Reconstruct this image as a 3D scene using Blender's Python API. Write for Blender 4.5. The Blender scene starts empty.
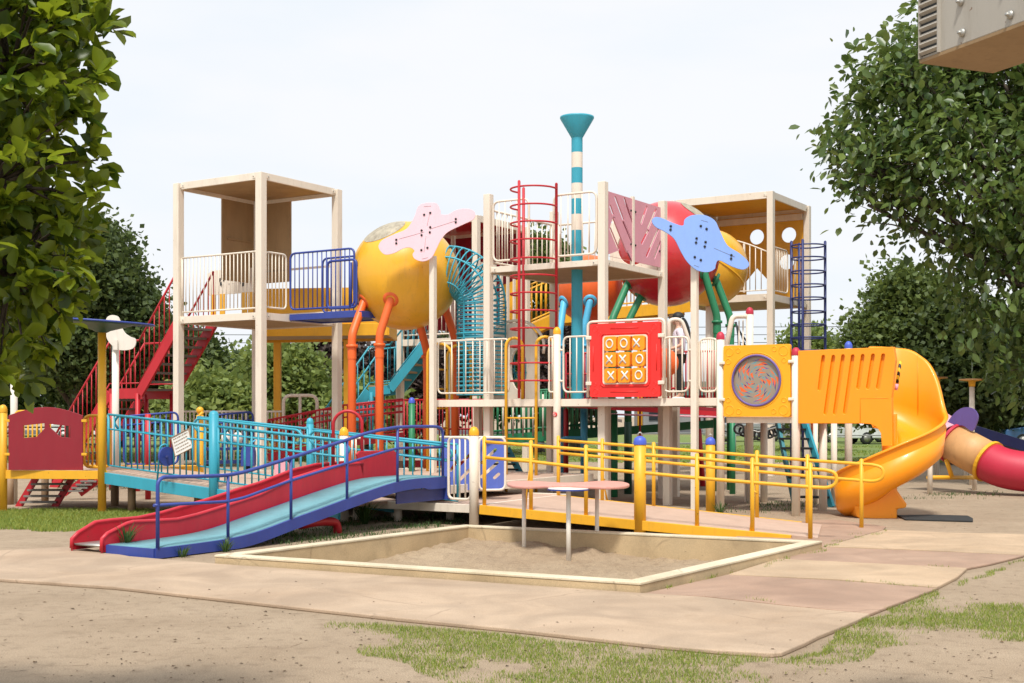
import bpy, bmesh, math, random
import numpy as np
from mathutils import Vector, Matrix, noise
from mathutils.geometry import tessellate_polygon
random.seed(7); np.random.seed(7)
SC = bpy.context.scene
COL = SC.collection
F, CX, HY, CH = 1280.0, 512.0, 414.0, 1.5
V = Vector
def P(px, py, D): return V(((px-CX)/F*D, D, CH-(py-HY)/F*D))
def G(px, py, z=0.0):
    D = (CH-z)*F/(py-HY); return V(((px-CX)/F*D, D, z))
def A(px, D, z): return V(((px-CX)/F*D, D, z))
def L2(x, y): return V((x, y, 0))
def onp(px, py, P0, d):
    a = (px-CX)/F
    t = (a*P0.y-P0.x)/(d.x-a*d.y)
    Y = P0.y+d.y*t
    return V((P0.x+d.x*t, Y, CH-(py-HY)/F*Y))
def tpx(px, P0, d):
    a = (px-CX)/F
    return (a*P0.y-P0.x)/(d.x-a*d.y)
U = V((-.845, .5345, 0)).normalized()
W = V((.5345, .845, 0)).normalized()
Z = V((0, 0, 1))
def up(p, z): return V((p.x, p.y, z))

# ---------------------------------------------------------------- materials
MATS = {}
def nt(name):
    m = bpy.data.materials.new(name); m.use_nodes = True
    t = m.node_tree; t.nodes.clear()
    o = t.nodes.new('ShaderNodeOutputMaterial'); b = t.nodes.new('ShaderNodeBsdfPrincipled')
    t.links.new(b.outputs[0], o.inputs[0]); return m, t, b, o
def paint(name, c, rough=.42, wear=.10, dirt=.35, scale=3.0, metal=0, coat=0.0, bump=.08):
    m, t, b, o = nt(name); N = t.nodes; Lk = t.links
    tc = N.new('ShaderNodeTexCoord')
    n1 = N.new('ShaderNodeTexNoise'); n1.inputs['Scale'].default_value = scale; n1.inputs['Detail'].default_value = 6; n1.inputs['Roughness'].default_value = .65
    mp = N.new('ShaderNodeMapping'); mp.inputs['Scale'].default_value = (1, 1, .35)
    Lk.new(tc.outputs['Object'], mp.inputs['Vector']); Lk.new(mp.outputs[0], n1.inputs['Vector'])
    cr = N.new('ShaderNodeValToRGB'); e = cr.color_ramp.elements
    e[0].position = .3; e[0].color = (c[0]*(1-wear), c[1]*(1-wear), c[2]*(1-wear), 1)
    e[1].position = .7; e[1].color = (min(1, c[0]*(1+wear)+.01*wear), min(1, c[1]*(1+wear)+.05*wear), min(1, c[2]*(1+wear)+.05*wear), 1)
    Lk.new(n1.outputs[0], cr.inputs[0])
    n2 = N.new('ShaderNodeTexNoise'); n2.inputs['Scale'].default_value = 11; n2.inputs['Detail'].default_value = 8; n2.inputs['Roughness'].default_value = .75
    mp2 = N.new('ShaderNodeMapping'); mp2.inputs['Scale'].default_value = (1, 1, .18)
    Lk.new(tc.outputs['Object'], mp2.inputs['Vector']); Lk.new(mp2.outputs[0], n2.inputs['Vector'])
    r2 = N.new('ShaderNodeValToRGB'); r2.color_ramp.elements[0].position = .53; r2.color_ramp.elements[0].color = (0, 0, 0, 1)
    r2.color_ramp.elements[1].position = .74; dirt = min(.8, dirt*1.35); r2.color_ramp.elements[1].color = (dirt, dirt, dirt, 1)
    Lk.new(n2.outputs[0], r2.inputs[0])
    mx = N.new('ShaderNodeMixRGB'); mx.inputs[2].default_value = (c[0]*.45+.05, c[1]*.42+.04, c[2]*.38+.03, 1)
    Lk.new(r2.outputs[0], mx.inputs[0]); Lk.new(cr.outputs[0], mx.inputs[1])
    n3 = N.new('ShaderNodeTexNoise'); n3.inputs['Scale'].default_value = 26; n3.inputs['Detail'].default_value = 4; n3.inputs['Roughness'].default_value = .6; Lk.new(tc.outputs['Object'], n3.inputs[0])
    r3 = N.new('ShaderNodeMapRange'); r3.inputs[1].default_value = .69; r3.inputs[2].default_value = .73; r3.inputs[4].default_value = min(.75, dirt*2.2); Lk.new(n3.outputs[0], r3.inputs[0])
    mx3 = N.new('ShaderNodeMixRGB'); mx3.inputs[2].default_value = (.16, .07, .03, 1); Lk.new(r3.outputs[0], mx3.inputs[0]); Lk.new(mx.outputs[0], mx3.inputs[1]); Lk.new(mx3.outputs[0], b.inputs['Base Color'])
    rr = N.new('ShaderNodeMapRange'); rr.inputs[3].default_value = rough-.08; rr.inputs[4].default_value = rough+.18
    Lk.new(n2.outputs[0], rr.inputs[0]); Lk.new(rr.outputs[0], b.inputs['Roughness'])
    b.inputs['Metallic'].default_value = metal
    b.inputs['Coat Weight'].default_value = coat
    bp = N.new('ShaderNodeBump'); bp.inputs['Strength'].default_value = bump; bp.inputs['Distance'].default_value = .01
    Lk.new(n2.outputs[0], bp.inputs['Height']); Lk.new(bp.outputs[0], b.inputs['Normal'])
    MATS[name] = m; return m
paint('cream', (.76, .675, .56), wear=.06, dirt=.26)
paint('cream_white', (.76, .71, .63), wear=.05, dirt=.2)
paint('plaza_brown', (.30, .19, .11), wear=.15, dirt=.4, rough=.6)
paint('ply_and_shade', (.36, .23, .11), wear=.12, dirt=.35, rough=.6, scale=2)  # plywood brown, also the painted-in shade of the beige corner panels
paint('yellow', (.78, .40, .018), wear=.07, dirt=.3)
paint('ball_yellow', (.78, .40, .018), wear=.08, dirt=.28, rough=.36, scale=1.5, coat=.35)
paint('orange', (.96, .32, .003), wear=.04, dirt=.08, rough=.36, scale=1.2, coat=.15, bump=.03)
paint('panel_yellow', (.86, .40, .008), wear=.04, dirt=.12, rough=.4)
paint('vermilion', (.78, .13, .02), wear=.08, dirt=.3)
paint('red', (.47, .008, .018), wear=.1, dirt=.2)
paint('slide_red', (.50, .012, .028), wear=.12, dirt=.25, rough=.35)
paint('toy_red', (.82, .025, .02), wear=.04, dirt=.1, rough=.4)
paint('ball_red', (.54, .015, .022), wear=.14, dirt=.25, rough=.33, scale=1.2, coat=.6)
paint('maroon', (.26, .008, .02), wear=.08, dirt=.15, rough=.5)
paint('crimson', (.48, .02, .05), wear=.05, dirt=.15, rough=.45)
paint('teal', (.035, .33, .44), wear=.1, dirt=.25)
paint('teal_dark', (.03, .20, .25), wear=.1, dirt=.2)
paint('teal_floor', (.13, .29, .33), wear=.14, dirt=.3, rough=.7)
paint('sky_blue', (.08, .42, .66), wear=.1, dirt=.2)
paint('blue', (.03, .055, .28), wear=.1, dirt=.25)
paint('cap_blue', (.06, .11, .55), wear=.1, dirt=.2)
paint('panel_blue', (.09, .14, .50), wear=.08, dirt=.2)
paint('navy', (.022, .03, .15), wear=.15, dirt=.2)
paint('bone_blue', (.24, .40, .84), wear=.04, dirt=.12)
paint('bone_pink', (.86, .58, .65), wear=.03, dirt=.10)
paint('rose', (.66, .30, .36), wear=.05, dirt=.15)
paint('pink', (.72, .35, .42), wear=.05, dirt=.3, rough=.5)
paint('table_pink', (.62, .29, .24), wear=.06, dirt=.35, rough=.5)
paint('green', (.02, .20, .085), wear=.1, dirt=.25)
paint('dark_green', (.012, .07, .04), wear=.1, dirt=.25)
paint('purple', (.14, .09, .30), wear=.1, dirt=.2)
paint('tan_tube', (.62, .33, .13), wear=.12, dirt=.3, rough=.5)
paint('black', (.012, .012, .012), rough=.55, dirt=.1)
paint('steel', (.42, .41, .38), metal=.7, rough=.4)
paint('grey', (.25, .25, .24), rough=.6)
paint('white', (.75, .74, .70), rough=.5, dirt=.2)
paint('ac_metal', (.40, .37, .32), wear=.05, dirt=.25, rough=.5)
paint('ac_under', (.30, .19, .09), wear=.12, dirt=.5, rough=.6)
paint('window_plastic', (.36, .31, .23), wear=.35, dirt=.6, rough=.6, scale=9)
paint('skin', (.62, .38, .27), rough=.5, wear=.03, dirt=0)
paint('shirt', (.70, .62, .70), rough=.8, wear=.12, dirt=.1, scale=30)
paint('tire', (.02, .02, .02), rough=.8)
paint('car_white', (.72, .73, .74), rough=.2, coat=.5, dirt=.1)
paint('car_silver', (.35, .36, .38), rough=.25, coat=.5, metal=.4, dirt=.1)
paint('car_blue', (.03, .10, .25), rough=.2, coat=.5, dirt=.1)
paint('glass', (.02, .025, .03), rough=.06, wear=0, dirt=0, bump=0)
paint('lamp_red', (.4, .01, .01), rough=.2)
paint('floor_pink', (.47, .33, .25), wear=.10, dirt=.25, rough=.8, scale=2)

def concrete(name, c, c2, edge=(.3, .22, .12)):
    m, t, b, o = nt(name); N = t.nodes; Lk = t.links
    tc = N.new('ShaderNodeTexCoord')
    n1 = N.new('ShaderNodeTexNoise'); n1.inputs['Scale'].default_value = .7; n1.inputs['Detail'].default_value = 9; n1.inputs['Roughness'].default_value = .62
    Lk.new(tc.outputs['Object'], n1.inputs[0])
    cr = N.new('ShaderNodeValToRGB'); cr.color_ramp.elements[0].position = .32; cr.color_ramp.elements[1].position = .68
    cr.color_ramp.elements[0].color = (*c, 1); cr.color_ramp.elements[1].color = (*c2, 1)
    Lk.new(n1.outputs[0], cr.inputs[0])
    n2 = N.new('ShaderNodeTexNoise'); n2.inputs['Scale'].default_value = 160; n2.inputs['Detail'].default_value = 2
    Lk.new(tc.outputs['Object'], n2.inputs[0])
    mr = N.new('ShaderNodeMapRange'); mr.inputs[1].default_value = .3; mr.inputs[2].default_value = .7; mr.inputs[3].default_value = .78; mr.inputs[4].default_value = 1.16
    Lk.new(n2.outputs[0], mr.inputs[0])
    mm = N.new('ShaderNodeVectorMath'); mm.operation = 'SCALE'
    Lk.new(cr.outputs[0], mm.inputs[0]); Lk.new(mr.outputs[0], mm.inputs['Scale'])
    n3 = N.new('ShaderNodeTexNoise'); n3.inputs['Scale'].default_value = 2.6; n3.inputs['Detail'].default_value = 10; n3.inputs['Roughness'].default_value = .7
    Lk.new(tc.outputs['Object'], n3.inputs[0])
    r3 = N.new('ShaderNodeValToRGB'); r3.color_ramp.elements[0].position = .55; r3.color_ramp.elements[0].color = (0,0,0,1); r3.color_ramp.elements[1].position = .8; r3.color_ramp.elements[1].color = (.5,.5,.5,1)
    Lk.new(n3.outputs[0], r3.inputs[0])
    mx = N.new('ShaderNodeMixRGB'); mx.inputs[2].default_value = (*edge, 1)
    Lk.new(r3.outputs[0], mx.inputs[0]); Lk.new(mm.outputs[0], mx.inputs[1]); Lk.new(mx.outputs[0], b.inputs['Base Color'])
    n4 = N.new('ShaderNodeTexNoise'); n4.inputs['Scale'].default_value = 1.3; n4.inputs['Detail'].default_value = 5; n4.inputs['Distortion'].default_value = 1.2
    Lk.new(tc.outputs['Object'], n4.inputs[0])
    vo = N.new('ShaderNodeTexVoronoi'); vo.feature = 'DISTANCE_TO_EDGE'; vo.inputs['Scale'].default_value = .55
    mv = N.new('ShaderNodeMixRGB'); mv.inputs[0].default_value = .12; Lk.new(tc.outputs['Object'], mv.inputs[1]); Lk.new(n4.outputs['Color'], mv.inputs[2]); Lk.new(mv.outputs[0], vo.inputs['Vector'])
    rv = N.new('ShaderNodeMapRange'); rv.inputs[1].default_value = 0; rv.inputs[2].default_value = .006; rv.inputs[3].default_value = .45; rv.inputs[4].default_value = 0
    Lk.new(vo.outputs['Distance'], rv.inputs[0])
    rg = N.new('ShaderNodeMapRange'); rg.inputs[1].default_value = .48; rg.inputs[2].default_value = .6; Lk.new(n4.outputs[0], rg.inputs[0])
    mu = N.new('ShaderNodeMath'); mu.operation = 'MULTIPLY'; Lk.new(rv.outputs[0], mu.inputs[0]); Lk.new(rg.outputs[0], mu.inputs[1])
    mc = N.new('ShaderNodeMixRGB'); mc.inputs[2].default_value = (.16, .11, .07, 1); Lk.new(mu.outputs[0], mc.inputs[0]); Lk.new(mx.outputs[0], mc.inputs[1])
    st_ = N.new('ShaderNodeMapRange'); st_.inputs[1].default_value = .35; st_.inputs[2].default_value = .65; st_.inputs[3].default_value = .86; st_.inputs[4].default_value = 1.1; Lk.new(n4.outputs[0], st_.inputs[0])
    ms_ = N.new('ShaderNodeVectorMath'); ms_.operation = 'SCALE'; Lk.new(mc.outputs[0], ms_.inputs[0]); Lk.new(st_.outputs[0], ms_.inputs['Scale']); Lk.new(ms_.outputs[0], b.inputs['Base Color'])
    b.inputs['Roughness'].default_value = .85
    bp = N.new('ShaderNodeBump'); bp.inputs['Strength'].default_value = .25; bp.inputs['Distance'].default_value = .004
    Lk.new(n2.outputs[0], bp.inputs['Height']); Lk.new(bp.outputs[0], b.inputs['Normal'])
    MATS[name] = m
concrete('path_beige', (.375, .268, .18), (.45, .335, .235), (.29, .195, .115))
concrete('path_orange', (.415, .295, .188), (.485, .355, .235), (.34, .225, .125))
concrete('path_pink', (.335, .215, .15), (.385, .26, .185), (.27, .175, .12))
concrete('pit_wall', (.44, .32, .18), (.55, .42, .25), (.20, .13, .07))
concrete('curb_top', (.56, .47, .32), (.66, .58, .43), (.36, .27, .16))

def soil(name, ca, cb, cdark, leafy=True, green=None, bumpd=.02):
    m, t, b, o = nt(name); N = t.nodes; Lk = t.links
    tc = N.new('ShaderNodeTexCoord')
    def nz(s, d=8, r=.6):
        n = N.new('ShaderNodeTexNoise'); n.inputs['Scale'].default_value = s; n.inputs['Detail'].default_value = d; n.inputs['Roughness'].default_value = r
        Lk.new(tc.outputs['Object'], n.inputs[0]); return n
    def ramp(src, p0, p1, c0, c1):
        r = N.new('ShaderNodeValToRGB'); r.color_ramp.elements[0].position = p0; r.color_ramp.elements[1].position = p1
        r.color_ramp.elements[0].color = (*c0, 1); r.color_ramp.elements[1].color = (*c1, 1); Lk.new(src.outputs[0], r.inputs[0]); return r
    a = nz(.9, 10, .65); base = ramp(a, .3, .7, ca, cb)
    d = nz(7, 10, .75); dm = ramp(d, .5, .75, (0,0,0), (.75,.75,.75))
    mx = N.new('ShaderNodeMixRGB'); mx.inputs[2].default_value = (*cdark, 1)
    Lk.new(dm.outputs[0], mx.inputs[0]); Lk.new(base.outputs[0], mx.inputs[1]); last = mx
    f = nz(120, 3, .6); mr = N.new('ShaderNodeMapRange'); mr.inputs[1].default_value = .3; mr.inputs[2].default_value = .7; mr.inputs[3].default_value = .58; mr.inputs[4].default_value = 1.35
    Lk.new(f.outputs[0], mr.inputs[0])
    mm = N.new('ShaderNodeVectorMath'); mm.operation = 'SCALE'; Lk.new(last.outputs[0], mm.inputs[0]); Lk.new(mr.outputs[0], mm.inputs['Scale'])
    src = mm
    if green:
        g = nz(.25, 6, .6); gm = ramp(g, .44, .56, (0,0,0), (1,1,1))
        g2 = nz(9, 6, .7); gc = ramp(g2, .3, .7, green[0], green[1])
        m3 = N.new('ShaderNodeMixRGB'); Lk.new(gm.outputs[0], m3.inputs[0]); Lk.new(mm.outputs[0], m3.inputs[1]); Lk.new(gc.outputs[0], m3.inputs[2]); src = m3
    Lk.new(src.outputs[0], b.inputs['Base Color']); b.inputs['Roughness'].default_value = .95
    ad = N.new('ShaderNodeMath'); ad.operation = 'ADD'; Lk.new(d.outputs[0], ad.inputs[0]); Lk.new(f.outputs[0], ad.inputs[1])
    bp = N.new('ShaderNodeBump'); bp.inputs['Strength'].default_value = .6; bp.inputs['Distance'].default_value = bumpd
    Lk.new(ad.outputs[0], bp.inputs['Height']); Lk.new(bp.outputs[0], b.inputs['Normal'])
    MATS[name] = m
soil('soil', (.31, .228, .15), (.41, .312, .215), (.17, .118, .072))
soil('sand', (.345, .25, .16), (.435, .33, .218), (.18, .12, .07), bumpd=.03)
soil('field', (.13, .17, .035), (.19, .22, .05), (.10, .12, .03), green=((.09, .15, .025), (.17, .22, .05)))
soil('asphalt', (.05, .05, .05), (.065, .065, .065), (.04, .04, .04), bumpd=.004)

def leafmat(name, c0, c1, trans=.35, rough=.45):
    m, t, b, o = nt(name); N = t.nodes; Lk = t.links
    g = N.new('ShaderNodeNewGeometry')
    cr = N.new('ShaderNodeValToRGB'); cr.color_ramp.elements[0].color = (*c0, 1); cr.color_ramp.elements[1].color = (*c1, 1)
    Lk.new(g.outputs['Random Per Island'], cr.inputs[0]); Lk.new(cr.outputs[0], b.inputs['Base Color'])
    b.inputs['Roughness'].default_value = rough
    tr = N.new('ShaderNodeBsdfTranslucent')
    hs = N.new('ShaderNodeHueSaturation'); hs.inputs['Hue'].default_value = .48; hs.inputs['Value'].default_value = 1.8; Lk.new(cr.outputs[0], hs.inputs['Color']); Lk.new(hs.outputs[0], tr.inputs[0])
    ms = N.new('ShaderNodeMixShader'); ms.inputs[0].default_value = trans
    Lk.new(b.outputs[0], ms.inputs[1]); Lk.new(tr.outputs[0], ms.inputs[2]); Lk.new(ms.outputs[0], o.inputs[0])
    MATS[name] = m
leafmat('leaf_magnolia', (.025, .06, .006), (.20, .27, .016), .42, .4)
leafmat('leaf_right', (.035, .075, .016), (.14, .20, .045), .3, .34)
leafmat('leaf_dark', (.03, .055, .014), (.10, .14, .035), .3, .6)
leafmat('leaf_mid', (.055, .09, .02), (.14, .19, .045), .32, .6)
leafmat('leaf_light', (.10, .15, .035), (.22, .28, .07), .38, .6)
leafmat('leaf_purple', (.03, .018, .018), (.075, .048, .036), .15, .6)
leafmat('grass', (.10, .18, .02), (.30, .34, .06), .3, .6)
leafmat('weed', (.03, .08, .015), (.07, .13, .03), .3, .6)
leafmat('litter', (.05, .03, .015), (.16, .10, .05), 0, .9)
def bark():
    m, t, b, o = nt('bark'); N = t.nodes; Lk = t.links
    tc = N.new('ShaderNodeTexCoord'); mp = N.new('ShaderNodeMapping'); mp.inputs['Scale'].default_value = (1, 1, .25)
    n = N.new('ShaderNodeTexNoise'); n.inputs['Scale'].default_value = 14; n.inputs['Detail'].default_value = 8
    Lk.new(tc.outputs['Object'], mp.inputs[0]); Lk.new(mp.outputs[0], n.inputs[0])
    cr = N.new('ShaderNodeValToRGB'); cr.color_ramp.elements[0].position = .35; cr.color_ramp.elements[1].position = .7
    cr.color_ramp.elements[0].color = (.035, .025, .018, 1); cr.color_ramp.elements[1].color = (.13, .10, .075, 1)
    Lk.new(n.outputs[0], cr.inputs[0]); Lk.new(cr.outputs[0], b.inputs['Base Color']); b.inputs['Roughness'].default_value = .9
    bp = N.new('ShaderNodeBump'); bp.inputs['Distance'].default_value = .03; Lk.new(n.outputs[0], bp.inputs['Height']); Lk.new(bp.outputs[0], b.inputs['Normal'])
    MATS['bark'] = m
bark()
def disc_mat():
    m, t, b, o = nt('kaleidoscope'); N = t.nodes; Lk = t.links
    b.inputs['Roughness'].default_value = .3; b.inputs['Base Color'].default_value = (.30, .25, .19, 1); MATS['kaleidoscope'] = m
disc_mat()
def striped():
    m, t, b, o = nt('hazard'); N = t.nodes; Lk = t.links
    tc = N.new('ShaderNodeTexCoord'); w = N.new('ShaderNodeTexWave'); w.bands_direction = 'DIAGONAL'; w.inputs['Scale'].default_value = 5
    Lk.new(tc.outputs['Object'], w.inputs[0]); r = N.new('ShaderNodeValToRGB'); r.color_ramp.interpolation = 'CONSTANT'
    r.color_ramp.elements[0].color = (.01, .01, .01, 1); r.color_ramp.elements[1].position = .5; r.color_ramp.elements[1].color = (.75, .5, .02, 1)
    Lk.new(w.outputs[0], r.inputs[0]); Lk.new(r.outputs[0], b.inputs['Base Color']); MATS['hazard'] = m
striped()

# ---------------------------------------------------------------- mesh building
def fillet(pts, r, n=5):
    pts = [V(p) for p in pts]; out = [pts[0]]
    for i in range(1, len(pts)-1):
        a, b, c = pts[i-1], pts[i], pts[i+1]
        d1 = (a-b); d2 = (c-b); l = min(r, d1.length*.49, d2.length*.49)
        p1 = b+d1.normalized()*l; p2 = b+d2.normalized()*l
        for k in range(n+1):
            s = k/n; out.append(p1*(1-s)**2+b*2*s*(1-s)+p2*s*s)
    out.append(pts[-1]); return out
def floop(pts, r, n=4):
    pts = [V(p) for p in pts]; out = []
    for i in range(len(pts)):
        a, b, c = pts[i-1], pts[i], pts[(i+1) % len(pts)]
        d1 = (a-b); d2 = (c-b); l = min(r, d1.length*.49, d2.length*.49)
        p1 = b+d1.normalized()*l; p2 = b+d2.normalized()*l
        for k in range(n+1):
            s = k/n; out.append(p1*(1-s)**2+b*2*s*(1-s)+p2*s*s)
    return out
def catmull(pts, n=4):
    out = []; m = len(pts)
    for i in range(m):
        p0, p1, p2, p3 = pts[i-1], pts[i], pts[(i+1) % m], pts[(i+2) % m]
        for k in range(n):
            t = k/n
            out.append(tuple(.5*((2*p1[j])+(-p0[j]+p2[j])*t+(2*p0[j]-5*p1[j]+4*p2[j]-p3[j])*t*t+(-p0[j]+3*p1[j]-3*p2[j]+p3[j])*t**3) for j in range(2)))
    return out
class MB:
    def __init__(s): s.v = []; s.f = []; s.sm = []; s.mi = []; s.cur = 0
    def add(s, vs, fs, smooth=False):
        o = len(s.v); s.v += [V(v) for v in vs]
        for f in fs: s.f.append([i+o for i in f]); s.sm.append(smooth); s.mi.append(s.cur)
        return s
    def slot(s, i): s.cur = i; return s
    def tube(s, pts, r, seg=8, closed=False, caps=True, sc=None):
        pts = [V(p) for p in pts]; n = len(pts)
        if n < 2: return s
        rr = r if isinstance(r, (list, tuple)) else [r]*n
        tans = []
        for i in range(n):
            if closed: t = pts[(i+1) % n]-pts[i-1]
            elif i == 0: t = pts[1]-pts[0]
            elif i == n-1: t = pts[-1]-pts[-2]
            else: t = (pts[i+1]-pts[i]).normalized()+(pts[i]-pts[i-1]).normalized()
            if t.length < 1e-9: t = V((0, 0, 1))
            tans.append(t.normalized())
        ref = Z if abs(tans[0].z) < .9 else V((1, 0, 0))
        nrm = tans[0].cross(ref).normalized()
        vs = []; 
        for i in range(n):
            if i: 
                q = tans[i-1].rotation_difference(tans[i]); nrm = q @ nrm
                nrm = (nrm-tans[i]*nrm.dot(tans[i])).normalized()
            bi = tans[i].cross(nrm)
            for k in range(seg):
                a = 2*math.pi*k/seg; vs.append(pts[i]+(nrm*math.cos(a)+bi*math.sin(a))*rr[i])
        fs = []
        for i in range(n-1+(1 if closed else 0)):
            j = (i+1) % n
            for k in range(seg):
                k2 = (k+1) % seg; fs.append([i*seg+k, i*seg+k2, j*seg+k2, j*seg+k])
        s.add(vs, fs, True)
        if caps and not closed:
            o = len(s.v)-n*seg
            s.f.append([o+k for k in range(seg)][::-1]); s.sm.append(False); s.mi.append(s.cur)
            s.f.append([o+(n-1)*seg+k for k in range(seg)]); s.sm.append(False); s.mi.append(s.cur)
        return s
    def box(s, c, sx, sy, sz, ax=None, ay=None, az=None):
        ax = (ax or V((1, 0, 0))); ay = (ay or V((0, 1, 0))); az = (az or Z); c = V(c)
        vs = [c+ax*(i*sx/2)+ay*(j*sy/2)+az*(k*sz/2) for k in (-1, 1) for j in (-1, 1) for i in (-1, 1)]
        return s.add(vs, [[0, 2, 3, 1], [4, 5, 7, 6], [0, 1, 5, 4], [2, 6, 7, 3], [0, 4, 6, 2], [1, 3, 7, 5]])
    def beam(s, p0, p1, w, h):          # h along up, w sideways; centred
        p0, p1 = V(p0), V(p1); d = (p1-p0); L = d.length; d.normalize()
        side = d.cross(Z); 
        if side.length < 1e-4: side = V((1, 0, 0))
        side.normalize(); upv = side.cross(d)
        return s.box((p0+p1)/2, L, w, h, d, side, upv)
    def post(s, p, z0, z1, w, sq=True, ax=None, rnd=12):
        if sq: return s.box((p.x, p.y, (z0+z1)/2), w, w, z1-z0, ax or U, (ax or U).cross(Z))
        return s.tube([up(p, z0), up(p, z1)], w/2, rnd)
    def prism(s, poly, th):             # closed 3D polygon extruded by vector th (th/2 each side)
        n = len(poly); poly = [V(p) for p in poly]
        vs = [p-th/2 for p in poly]+[p+th/2 for p in poly]
        tris = tessellate_polygon([poly])
        fs = [list(t) for t in tris]+[[i+n for i in t][::-1] for t in tris]+[[i, (i+1) % n, (i+1) % n+n, i+n] for i in range(n)]
        return s.add(vs, fs)
    def plate(s, o, ex, ey, outer, holes, th, smooth_side=False):   # 2D loops -> plate with holes, thickness along ex x ey
        o = V(o); nz = ex.cross(ey).normalized()*th
        loops = [[V((a, b, 0)) for a, b in l] for l in [outer]+holes]
        flat = [p for l in loops for p in l]; n = len(flat)
        tris = tessellate_polygon(loops)
        pts = [o+ex*p.x+ey*p.y for p in flat]
        vs = [p-nz/2 for p in pts]+[p+nz/2 for p in pts]
        fs = [list(t) for t in tris]+[[i+n for i in t][::-1] for t in tris]
        s.add(vs, fs); base = len(s.v)-2*n; k = 0
        for l in loops:
            m = len(l)
            for i in range(m):
                a, b = k+i, k+(i+1) % m
                s.f.append([base+a, base+b, base+b+n, base+a+n]); s.sm.append(smooth_side); s.mi.append(s.cur)
            k += m
        return s
    def lathe(s, c, prof, seg=24, axis=None, a0=0, a1=2*math.pi, smooth=True):   # prof: (r, z)
        c = V(c); ax = (axis or Z).normalized(); r1 = ax.orthogonal().normalized(); r2 = ax.cross(r1)
        full = abs(a1-a0-2*math.pi) < 1e-6; m = seg if full else seg+1
        vs = [c+ax*z+(r1*math.cos(a0+(a1-a0)*k/seg)+r2*math.sin(a0+(a1-a0)*k/seg))*r for r, z in prof for k in range(m)]
        fs = []
        for i in range(len(prof)-1):
            for k in range(seg):
                k2 = (k+1) % m if full else k+1
                fs.append([i*m+k, i*m+k2, (i+1)*m+k2, (i+1)*m+k])
        return s.add(vs, fs, smooth)
    def ball(s, c, r, seg=16, rings=10, sc=(1, 1, 1)):
        c = V(c); vs = []; fs = []
        for i in range(rings+1):
            th = math.pi*i/rings
            for k in range(seg):
                a = 2*math.pi*k/seg; vs.append(c+V((r*math.sin(th)*math.cos(a)*sc[0], r*math.sin(th)*math.sin(a)*sc[1], r*math.cos(th)*sc[2])))
        for i in range(rings):
            for k in range(seg): fs.append([i*seg+k, (i+1)*seg+k, (i+1)*seg+(k+1) % seg, i*seg+(k+1) % seg])
        return s.add(vs, fs, True)
    def sheet(s, rows, th=None, smooth=True):   # grid of points; th: thickness vector(list) or None
        n = len(rows); m = len(rows[0]); vs = [V(p) for r in rows for p in r]
        fs = [[i*m+k, i*m+k+1, (i+1)*m+k+1, (i+1)*m+k] for i in range(n-1) for k in range(m-1)]
        return s.add(vs, fs, smooth)
    def build(s, name, mat, parent=None, label=None, bevel=0, solid=0, origin=None, flip=False):
        me = bpy.data.meshes.new(name)
        root = parent
        while root is not None and root.parent is not None: root = root.parent
        o0 = V(root['_o']) if root is not None else (V(origin) if origin is not None else s.base())
        me.from_pydata([tuple(v-o0) for v in s.v], [], s.f)
        me.polygons.foreach_set('use_smooth', s.sm)
        mats = mat if isinstance(mat, (list, tuple)) else [mat]
        for mm in mats: me.materials.append(MATS[mm])
        if len(mats) > 1: me.polygons.foreach_set('material_index', s.mi)
        bm = bmesh.new(); bm.from_mesh(me)
        if len(s.v) < 60000: bmesh.ops.remove_doubles(bm, verts=bm.verts, dist=1e-6); bmesh.ops.recalc_face_normals(bm, faces=bm.faces)
        bm.to_mesh(me); bm.free()
        ob = bpy.data.objects.new(name, me); COL.objects.link(ob)
        if parent is not None: ob.parent = parent
        else: ob.location = o0; ob['_o'] = tuple(o0)
        if label: ob['label'] = label
        if solid: md = ob.modifiers.new('solid', 'SOLIDIFY'); md.thickness = solid; md.offset = 0
        if bevel: 
            md = ob.modifiers.new('bevel', 'BEVEL'); md.width = bevel; md.segments = 2; md.limit_method = 'ANGLE'; md.angle_limit = math.radians(40)
        return ob
    def base(s):
        xs = [v.x for v in s.v]; ys = [v.y for v in s.v]; zs = [v.z for v in s.v]
        return V(((min(xs)+max(xs))/2, (min(ys)+max(ys))/2, min(zs)))
def thing(name, label, cat, loc, group=None):
    o = bpy.data.objects.new(name, None); COL.objects.link(o); o.empty_display_size = .2
    loc = V(loc); o.location = loc; o['_o'] = tuple(loc); o['label'] = label; o['category'] = cat
    if group: o['group'] = group
    return o
def tag(o, label, cat, group=None):
    o['label'] = label; o['category'] = cat
    if group: o['group'] = group
    return o
def struct(o, kind='structure', label=None, cat=None):
    o['kind'] = kind
    if label: o['label'] = label
    if cat: o['category'] = cat
    return o

def railing(p0, p1, hb, ht, n, r=.016, rb=None, corner=.08, mid=None, ext=0):
    """closed rounded frame from floor point p0 to p1 (heights hb..ht above the floor) with n bars"""
    m = MB(); p0, p1 = V(p0), V(p1)
    if corner: m.tube(floop([p0+Z*hb, p0+Z*ht, p1+Z*ht, p1+Z*hb], corner), r, 6, closed=True)
    else:
        m.tube([p0+Z*ht, p1+Z*ht], r, 6); m.tube([p0+Z*hb, p1+Z*hb], r, 6)
        m.tube([p0+Z*0, p0+Z*ht], r, 6); m.tube([p1+Z*0, p1+Z*ht], r, 6)
    for k in range(1, n+1):
        q = p0.lerp(p1, k/(n+1)); m.tube([q+Z*hb, q+Z*ht], rb or r*.7, 6)
    for h in (mid or []): m.tube([p0+Z*h, p1+Z*h], r, 6)
    return m
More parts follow.
